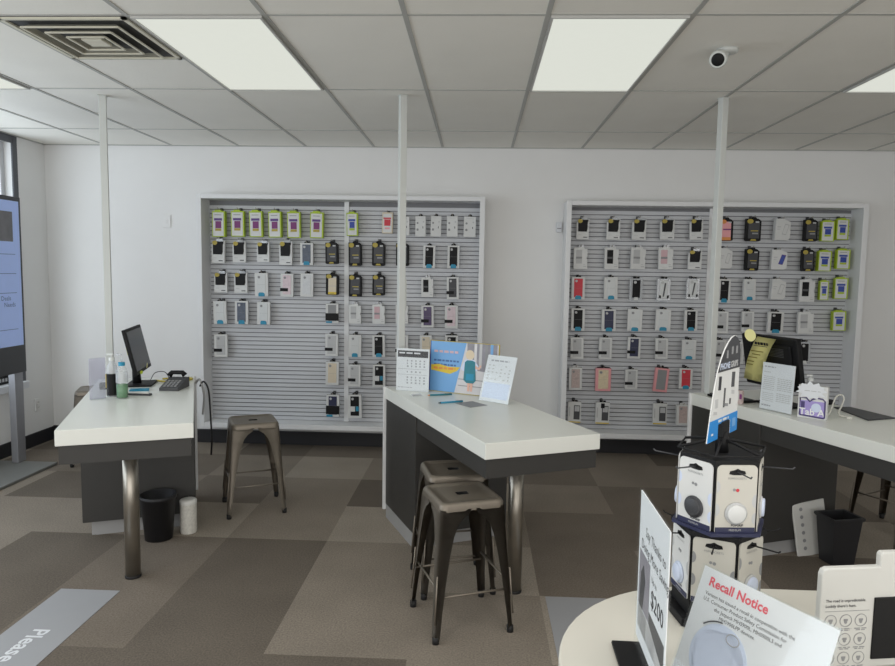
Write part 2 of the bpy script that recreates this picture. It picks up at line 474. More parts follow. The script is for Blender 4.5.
# ceiling vent
vx0, vx1, vy0, vy1 = GX[2] + 0.014, GX[3] - 0.014, 3.042 + 0.014, 3.640
vcx, vcy = (vx0 + vx1) / 2, (vy0 + vy1) / 2
v = empty('ceiling_vent', (vcx, vcy, ZC), 0, 'square metal ceiling vent with nested louvres left of the lit panel', 'vent')
b = MB(); hw = (vx1 - vx0) / 2; hd = (vy1 - vy0) / 2
b.box(-hw, hw, -hd, hd, -0.004, -0.001, 'vent_dark')
b.build('duct_opening', v, label='dark opening behind the louvres')
b = MB(); k = 0.02
for (x0, x1, y0, y1) in ((-hw, -hw + k, -hd, hd), (hw - k, hw, -hd, hd), (-hw, hw, -hd, -hd + k), (-hw, hw, hd - k, hd)):
    b.box(x0, x1, y0, y1, -0.012, -0.004, 'vent_metal')
b.build('rim', v)
for (r, zt, zb, dr) in ((0.225, -0.006, -0.024, -0.022), (0.155, -0.006, -0.024, -0.022), (0.092, -0.006, -0.024, -0.022)):
    b = MB()
    ro = r; ri = r + dr
    loops = []
    for (q, z) in ((ro, zb), (ri, zt)):
        loops.append([(-q, -q, z), (q, -q, z), (q, q, z), (-q, q, z), (-q, -q, z)])
    b.quadstrip(loops, 'vent_cone', smooth=False, thick=0.003)
    for sgn in (-1, 1):
        b.box(-ro, ro, sgn * ro - 0.005, sgn * ro + 0.005, zb - 0.004, zb + 0.002, 'vent_metal')
        b.box(sgn * ro - 0.005, sgn * ro + 0.005, -ro, ro, zb - 0.004, zb + 0.002, 'vent_metal')
    b.build('louvre', v)
b = MB(); b.box(-0.05, 0.05, -0.05, 0.05, -0.024, -0.006, 'vent_metal', 0.004)
b.build('centre_plate', v)

# ceiling camera (turret)
c = empty('security_camera', (1.185, 3.50, ZC), 0, 'white round security camera hanging from the ceiling near the right pole', 'camera')
b = MB(); b.lathe([(0, 0.0), (0.052, 0.0), (0.05, -0.016), (0.03, -0.022), (0, -0.022)], 'pole'); b.build('mount', c)
dirv = Vector((-0.42, -0.80, -0.42)).normalized()
qm = dirv.to_track_quat('Z', 'Y').to_matrix().to_4x4()
ctr = Vector((-0.058, -0.062, -0.062))
b = MB(); b.tube([(0, 0, -0.02), (-0.03, -0.03, -0.045)], 0.016, 'pole'); b.build('neck', c)
b = MB(); b.lathe([(0, -0.042)] + [(0.042 * math.sin(a), -0.042 * math.cos(a)) for a in [PI * k / 14 for k in range(1, 10)]] + [(0.041, 0.024), (0.036, 0.03), (0.030, 0.029)], 'pole', mtx=Matrix.Translation(ctr) @ qm)
bd = b.build('housing', c)
b = MB(); b.lathe([(0.031, 0.027), (0.026, 0.031), (0.012, 0.033), (0, 0.034)], 'black', mtx=Matrix.Translation(ctr) @ qm); b.build('lens', bd, label='black lens face')

# wall plates
def plate(name, loc, w, h, label, cat, extra=None, rz=0.0):
    t = empty(name, loc, rz, label, cat)
    q = MB(); q.box(-w / 2, w / 2, -0.010, 0.0, -h / 2, h / 2, 'wall', 0.003); q.build('cover_plate', t)
    q = MB()
    if extra == 'outlet':
        for s_ in (-1, 1):
            q.box(-0.016, 0.016, -0.015, -0.012, s_ * 0.022 - 0.014, s_ * 0.022 + 0.014, 'white', 0.003)
            q.box(-0.008, -0.005, -0.0156, -0.0148, s_ * 0.022 - 0.003, s_ * 0.022 + 0.006, 'dark')
            q.box(0.005, 0.008, -0.0156, -0.0148, s_ * 0.022 - 0.003, s_ * 0.022 + 0.006, 'dark')
        q.build('socket', t)
    else:
        q.box(-0.008, 0.008, -0.016, -0.010, -0.012, 0.012, 'wall', 0.003); q.build('toggle', t)
    return t
plate('wall_switch', (-2.836, YB, 2.035), 0.072, 0.115, 'small blank white switch plate on the back wall left of the left board', 'switch')
plate('wall_outlet', (XL, 5.96, 0.365), 0.072, 0.115, 'white power outlet low on the left wall beside the screen stand', 'outlet', 'outlet', R(-90) + PI)
t = empty('wall_sensor', (0.706, YB, 2.02), 0, 'small white sensor box on the wall at the right board corner', 'sensor')
b = MB(); b.box(-0.024, 0.024, -0.035, 0.0, -0.04, 0.05, 'sill', 0.005); b.build('sensor_body', t)
b = MB(); b.box(-0.018, 0.018, -0.037, -0.034, -0.012, -0.004, 'mgrey'); b.build('sensor_slot', t)

# ------------------------------------------------------------------ display boards
def board(x0, x1, z0, z1, xdiv, label):
    yf, ys = 5.98, 6.18
    t = empty('display_board', ((x0 + x1) / 2, YB, z0), 0, label, 'display board')
    ox, oz = (x0 + x1) / 2, z0
    def bx(q, a, b_, c_, d, e, f, m, bev=0.0):
        q.box(a - ox, b_ - ox, c_ - YB, d - YB, e - oz, f - oz, m, bev)
    k = 0.044
    q = MB()
    bx(q, x0, x0 + k, yf, YB, z0, z1, 'board_frame', 0.003); bx(q, x1 - k, x1, yf, YB, z0, z1, 'board_frame', 0.003)
    bx(q, x0 + k, x1 - k, yf, YB, z1 - k * 0.85, z1, 'board_frame', 0.003); bx(q, x0 + k, x1 - k, yf, YB, z0, z0 + k, 'board_frame', 0.003)
    q.build('frame', t)
    q = MB()
    bx(q, x0 + k, x1 - k, ys, YB - 0.001, z0 + k, z1 - k * 0.85, 'slat_groove')
    z = z0 + k + 0.004; p = 0.0382
    while z + p < z1 - k * 0.85:
        bx(q, x0 + k, x1 - k, ys - 0.012, ys, z, z + p - 0.007, 'slat')
        z += p
    q.build('slat_panel', t)
    q = MB(); bx(q, xdiv - 0.021, xdiv + 0.021, ys - 0.022, ys - 0.012, z0 + k, z1 - k * 0.85, 'board_frame', 0.002); q.build('centre_strip', t)
    return t, ox, oz
BL, blx, blz = board(-2.475, 0.048, 0.192, 2.262, -1.182, 'large white-framed slat board on the wall behind left and middle counters')
BR, brx, brz = board(0.744, 3.262, 0.182, 2.238, 2.026, 'large white-framed slat board on the wall behind the right counter')

# ------------------------------------------------------------------ boxed goods
# unit pack: x -0.5..0.5, z 0..1 scaled to metres later; depth in metres
def pack(style):
    W, H_ = 0.115, 0.195
    if style.startswith('G'): W, H_ = 0.117, 0.235
    if style == 'Gn': W, H_ = 0.078, 0.18
    def Bx(q, x0, x1, z0, z1, m, f=0.0006, y=0.0):
        q.box(x0 * W, x1 * W, y - f, y, z0 * H_, z1 * H_, m)
    kind = 'boxed_phone_case'
    D = 0.03
    body = MB(); kids = []
    def kid(name, label=None):
        q = MB(); kids.append((name, q, label)); return q
    s0 = style[0]
    if s0 == 'G':
        kind = 'boxed_screen_protector'; D = 0.042
        body.prism([(-0.5 * W, 0), (0.5 * W, 0), (0.5 * W, 0.95 * H_), (0.2 * W, 0.95 * H_), (0.2 * W, H_), (-0.3 * W, H_), (-0.3 * W, 0.95 * H_), (-0.5 * W, 0.95 * H_)], 'y', 0, D, 'green')
        q = kid('front_panel', 'white printed front')
        Bx(q, -0.44, 0.40, 0.03, 0.90, 'card_white', 0.001)
        q2 = kid('printed_picture', 'coloured phone picture')
        a, c2 = (('purple', 'violet') if style == 'Gp' else ('blue_print', 'blue_print'))
        Bx(q2, -0.34, 0.28, 0.60, 0.69, a, 0.002); Bx(q2, -0.24, 0.22, 0.32, 0.58, c2, 0.002)
        Bx(q2, -0.26, 0.22, 0.22, 0.31, 'gold' if style == 'Gp' else 'green', 0.002)
        Bx(q2, -0.3, 0.22, 0.80, 0.825, 'mgrey', 0.002)
    elif style == 'R':
        kind = 'boxed_screen_protector'
        body.box(-0.5 * W, 0.5 * W, 0, D, 0, H_, 'beige', 0.002)
        q = kid('front_panel'); Bx(q, -0.4, 0.4, 0.05, 0.92, 'card_white', 0.001)
        q = kid('printed_picture', 'red picture')
        Bx(q, -0.3, 0.3, 0.36, 0.66, 'red', 0.002); Bx(q, -0.38, 0.34, 0.68, 0.75, 'red', 0.002); Bx(q, -0.24, 0.24, 0.2, 0.28, 'pink', 0.002)
    elif s0 == 'K':
        body.box(-0.5 * W, 0.5 * W, 0, D, 0, 0.8 * H_, 'card_white', 0.002)
        body.box(0.40 * W, 0.5 * W, 0.002, D - 0.002, 0.78 * H_, 0.94 * H_, 'card_white', 0.001)
        q = kid('case_window', 'black phone case showing through')
        q.prism([(-0.38 * W, 0.36 * H_), (0.30 * W, 0.36 * H_), (0.36 * W, 0.5 * H_), (0.36 * W, 0.82 * H_), (0.42 * W, 0.9 * H_), (-0.4 * W, 0.9 * H_)], 'y', -0.006, 0.004, 'black', bevel=0.001)
        q = kid('badge', 'round yellow badge'); q.disc(-0.24 * W, 0.84 * H_, 0.018, -0.009, -0.006, 'gold', 14, sx=1.2)
        q = kid('hang_tab', 'clear hanging tab'); q.box(-0.16 * W, 0.34 * W, 0.004, 0.006, 0.9 * H_, 1.02 * H_, 'milky')
        q = kid('printed_line'); Bx(q, 0.05, 0.36, 0.08, 0.12, 'dgrey'); Bx(q, -0.36, -0.1, 0.2, 0.22, 'lgrey')
    elif s0 == 'O':
        m1 = {'O': 'black', 'OY': 'black', 'Or': 'black'}[style]
        body.prism([(-0.5 * W, 0.03 * H_), (-0.38 * W, 0), (0.38 * W, 0), (0.5 * W, 0.03 * H_), (0.5 * W, 0.86 * H_), (0.3 * W, 0.95 * H_), (-0.5 * W, 0.95 * H_)], 'y', 0, D + 0.012, m1, bevel=0.002)
        q = kid('front_panel', {'O': 'dark printed front', 'OY': 'pale yellow front', 'Or': 'pink front'}[style])
        if style == 'O':
            Bx(q, -0.36, 0.38, 0.12, 0.78, 'dark', 0.001); Bx(q, -0.2, 0.3, 0.42, 0.46, 'gold', 0.0016); Bx(q, -0.1, 0.3, 0.3, 0.36, 'mgrey', 0.0016)
        elif style == 'OY':
            Bx(q, -0.30, 0.34, 0.08, 0.78, 'beige', 0.001); Bx(q, -0.30, 0.34, 0.03, 0.14, 'yellow', 0.0016); Bx(q, -0.3, 0.34, 0.40, 0.42, 'lgrey', 0.0016)
        else:
            Bx(q, -0.48, 0.32, 0.02, 0.84, 'pink', 0.001); Bx(q, -0.3, 0.32, 0.47, 0.53, 'violet', 0.0016); Bx(q, -0.48, 0.32, 0.02, 0.16, 'orange', 0.0016)
        q = kid('badge', 'yellow badge'); q.disc(-0.26 * W, 0.84 * H_, 0.019, -0.004, 0.0, 'gold' if style != 'Or' else 'orange', 14, sx=1.25)
        if style != 'Or':
            q = kid('base_strip', 'yellow base strip'); q.prism([(-0.22 * W, 0.02 * H_), (0.2 * W, 0.02 * H_), (0.14 * W, 0.09 * H_), (-0.14 * W, 0.09 * H_)], 'y', -0.003, 0.0, 'gold')
        q = kid('hang_tab'); q.prism([(-0.22 * W, 0.95 * H_), (0.26 * W, 0.95 * H_), (0.14 * W, 1.02 * H_), (-0.08 * W, 1.02 * H_)], 'y', 0.012, 0.016, 'black')
        q = kid('printed_line'); Bx(q, 0.1, 0.34, 0.78, 0.84, 'lgrey', 0.0012)
    elif s0 in 'PF' or style in ('W', 'Wb', 'Wv', 'Wk', 'Wn', 'B', 'H', 'Hn') or s0 == 'N':
        fr = 'pink' if s0 == 'N' else 'card_white'
        body.box(-0.5 * W, 0.5 * W, 0, D, 0, H_, fr, 0.002)
        win = {'Pm': 'marble', 'Pc': 'frost', 'Pk': 'black', 'Pr': 'red', 'Pn': 'navy', 'F': 'beige', 'Fw': 'marble_white', 'F2': 'black', 'Ff': 'floral', 'Nf': 'floral_beige', 'Ng': 'mgrey',
               'W': 'lgrey', 'Wb': 'dark', 'Wv': 'purple_case', 'Wk': 'marble_pink', 'Wn': 'navy', 'B': 'black', 'H': 'mgrey', 'Hn': 'navy'}[style]
        q = kid('case_window', 'phone case showing in the window')
        q.prism([(-0.32 * W, 0.1 * H_), (0.32 * W, 0.1 * H_), (0.32 * W, 0.93 * H_), (-0.32 * W, 0.93 * H_)], 'y', -0.003, 0.002, win, bevel=0.001)
        q.disc(-0.16 * W, 0.82 * H_, 0.011, -0.0045, -0.003, 'lgrey' if win in ('black', 'navy', 'dark', 'purple_case', 'red', 'marble') else 'mgrey', 10)
        q.box(-0.28 * W, 0.28 * W, -0.0036, -0.003, 0.5 * H_, 0.505 * H_, 'mgrey')
        if s0 == 'P':
            q = kid('bottom_tab', 'blue bottom tab'); q.prism([(-0.22 * W, 0), (0.24 * W, 0), (0.24 * W, 0.12 * H_), (0.14 * W, 0.17 * H_), (-0.14 * W, 0.17 * H_), (-0.22 * W, 0.12 * H_)], 'y', -0.005, 0.0, 'teal')
        if s0 == 'W':
            q = kid('side_band', 'small black band'); q.box(-0.52 * W, 0.1 * W, -0.005, 0.004, 0.23 * H_, 0.37 * H_, 'black', 0.001)
        if style == 'B':
            q = kid('white_patch', 'white sticker'); Bx(q, -0.32, 0.02, 0.28, 0.5, 'card_white', 0.0045); Bx(q, 0.08, 0.3, 0.3, 0.5, 'teal', 0.0045)
        if s0 == 'H':
            q = kid('sleeve', 'black lower sleeve'); q.box(-0.52 * W, 0.52 * W, -0.005, 0.004, 0.12 * H_, 0.5 * H_, 'black', 0.001)
            q = kid('bottom_tab', 'blue corner tab'); Bx(q, -0.48, 0.0, 0.0, 0.09, 'teal', 0.003)
        q = kid('hang_tab', 'black hanging tab')
        wide = 0.42 if style in ('Nf', 'Ng', 'F2') else 0.2
        if style == 'Ff':
            q.box(-0.22 * W, 0.22 * W, 0.012, 0.015, H_, 1.09 * H_, 'card_white', 0.001)
        else:
            q.prism([(-wide * W, 1.0 * H_), (wide * W, 1.0 * H_), (wide * W, 1.045 * H_), (0.1 * W, 1.06 * H_), (0.04 * W, 1.11 * H_), (-0.06 * W, 1.11 * H_), (-0.1 * W, 1.06 * H_), (-wide * W, 1.045 * H_)], 'y', 0.012, 0.016, 'black')
    elif s0 == 'Q':
        body.prism([(-0.5 * W, 0), (0.5 * W, 0), (0.5 * W, 0.42 * H_), (0.44 * W, 0.46 * H_), (0.44 * W, 0.54 * H_), (0.5 * W, 0.58 * H_), (0.5 * W, 0.9 * H_), (0.3 * W, 0.9 * H_), (0.26 * W, H_), (-0.5 * W, 0.97 * H_)], 'y', 0, D, 'card_white', bevel=0.001)
        win = {'Qk': 'black', 'Qg': 'lgrey', 'Qp': 'mauve'}[style]
        q = kid('case_window', 'phone case showing in the window')
        q.prism([(-0.34 * W, 0.25 * H_), (0.1 * W, 0.25 * H_), (0.1 * W, 0.87 * H_), (-0.34 * W, 0.87 * H_)], 'y', -0.002, 0.002, win, bevel=0.001)
        Bx(q, -0.34, 0.1, 0.47, 0.56, 'mgrey' if style != 'Qk' else 'dgrey', 0.003)
        q = kid('printed_line'); Bx(q, 0.2, 0.42, 0.1, 0.14, 'lgrey'); Bx(q, 0.2, 0.36, 0.2, 0.22, 'lgrey')
        q = kid('hang_tab', 'clear hanging tab'); q.prism([(-0.16 * W, 0.97 * H_), (0.22 * W, 0.97 * H_), (0.22 * W, 1.08 * H_), (0.1 * W, 1.12 * H_), (-0.16 * W, 1.08 * H_)], 'y', 0.012, 0.014, 'milky')
    elif s0 == 'C':
        kind = 'carded_charger'; D = 0.018
        body.box(-0.5 * W, 0.5 * W, 0, D, 0, H_, 'card_white', 0.002)
        q = kid('printed_picture')
        for (x, z, r) in ((-0.28, 0.66, 0.010), (-0.28, 0.34, 0.012), (0.28, 0.72, 0.008)):
            q.disc(x * W, z * H_, r, -0.001, 0, 'mgrey' if r > 0.009 else 'lgrey', 12)
        Bx(q, -0.3, 0.3, 0.9, 0.915, 'lgrey'); Bx(q, 0.2, 0.26, 0.4, 0.5, 'dgrey')
        q = kid('hang_tab', 'black hanging tab'); q.prism([(-0.2 * W, H_), (0.2 * W, H_), (0.12 * W, 1.1 * H_), (-0.06 * W, 1.12 * H_)], 'y', 0.006, 0.010, 'black')
    elif s0 == 'S':
        kind = 'boxed_accessory'; D = 0.045
        body.prism([(-0.5 * W, 0), (0.36 * W, 0), (0.5 * W, 0.12 * H_), (0.5 * W, 0.86 * H_), (0.3 * W, 0.9 * H_), (0.05 * W, H_), (-0.46 * W, H_)], 'y', 0, D, 'card_white', bevel=0.001)
        q = kid('printed_picture', 'slanted phone picture')
        mm = Matrix.Translation((0.18 * W, 0, 0.5 * H_)) @ Matrix.Rotation(R(14), 4, 'Y')
        q.box(-0.14 * W, 0.14 * W, -0.0012, 0.0, -0.25 * H_, 0.25 * H_, 'purple' if style == 'Sv' else 'lgrey', mtx=mm)
        q.box(-0.11 * W, 0.11 * W, -0.0018, -0.0012, -0.21 * H_, 0.21 * H_, 'blue_print' if style == 'Sv' else 'card_white', mtx=mm)
        Bx(q, -0.36, -0.12, 0.6, 0.64, 'lgrey'); Bx(q, -0.36, -0.18, 0.5, 0.53, 'lgrey')
        q = kid('hang_tab', 'clear hanging tab'); q.box(-0.12 * W, 0.1 * W, 0.01, 0.012, 0.98 * H_, 1.08 * H_, 'milky')
    elif s0 == 'T':
        kind = 'clamshell_pack'
        body.box(-0.5 * W, 0.5 * W, 0, D, 0, H_, 'milky', 0.004)
        q = kid('phone_case'); win = 'black' if style == 'T' else 'frost'
        q.prism([(-0.3 * W, 0.12 * H_), (0.3 * W, 0.12 * H_), (0.3 * W, 0.92 * H_), (-0.3 * W, 0.92 * H_)], 'y', -0.003, 0.004, win, bevel=0.002)
        q.disc(-0.12 * W, 0.82 * H_, 0.013, -0.005, -0.003, 'lgrey', 10)
        if style == 'Tw':
            q.box(-0.36 * W, -0.22 * W, -0.004, 0.0, 0.12 * H_, 0.25 * H_, 'black'); q.box(0.22 * W, 0.36 * W, -0.004, 0.0, 0.12 * H_, 0.25 * H_, 'black')
            q.prism([(-0.1 * W, 0.2 * H_), (0.0, 0.2 * H_), (0.16 * W, 0.8 * H_), (0.04 * W, 0.8 * H_)], 'y', -0.005, -0.003, 'dgrey')
        else:
            q.prism([(-0.2 * W, 0.0), (0.2 * W, 0.0), (0.12 * W, 0.14 * H_), (-0.12 * W, 0.14 * H_)], 'y', -0.005, -0.003, 'card_white')
        q = kid('hang_tab', 'black hanging tab'); q.prism([(-0.24 * W, H_), (0.24 * W, H_), (0.24 * W, 1.07 * H_), (-0.24 * W, 1.07 * H_)], 'y', 0.01, 0.014, 'black')
    elif s0 == 'Y':
        body.box(-0.5 * W, 0.5 * W, 0, D, 0, H_, 'card_white', 0.002)
        q = kid('case_window', 'dark phone picture'); q.prism([(-0.06 * W, 0.16 * H_), (0.40 * W, 0.16 * H_), (0.40 * W, 0.84 * H_), (-0.06 * W, 0.84 * H_)], 'y', -0.002, 0.0, 'dgrey', bevel=0.001)
        Bx(q, 0.0, 0.36, 0.55, 0.8, 'lgrey', 0.0026)
        q = kid('base_strip', 'yellow base strip'); Bx(q, -0.48, 0.48, 0.01, 0.06, 'yellow', 0.001)
        q = kid('printed_line'); Bx(q, -0.42, -0.34, 0.3, 0.75, 'lgrey')
        q = kid('hang_tab', 'black hanging tab'); q.prism([(-0.24 * W, H_), (0.24 * W, H_), (0.2 * W, 1.08 * H_), (-0.2 * W, 1.08 * H_)], 'y', 0.01, 0.014, 'black')
    root = body.build(kind)
    for n, q, l in kids:
        q.build(n, root, label=l)
    return root, W, H_, D

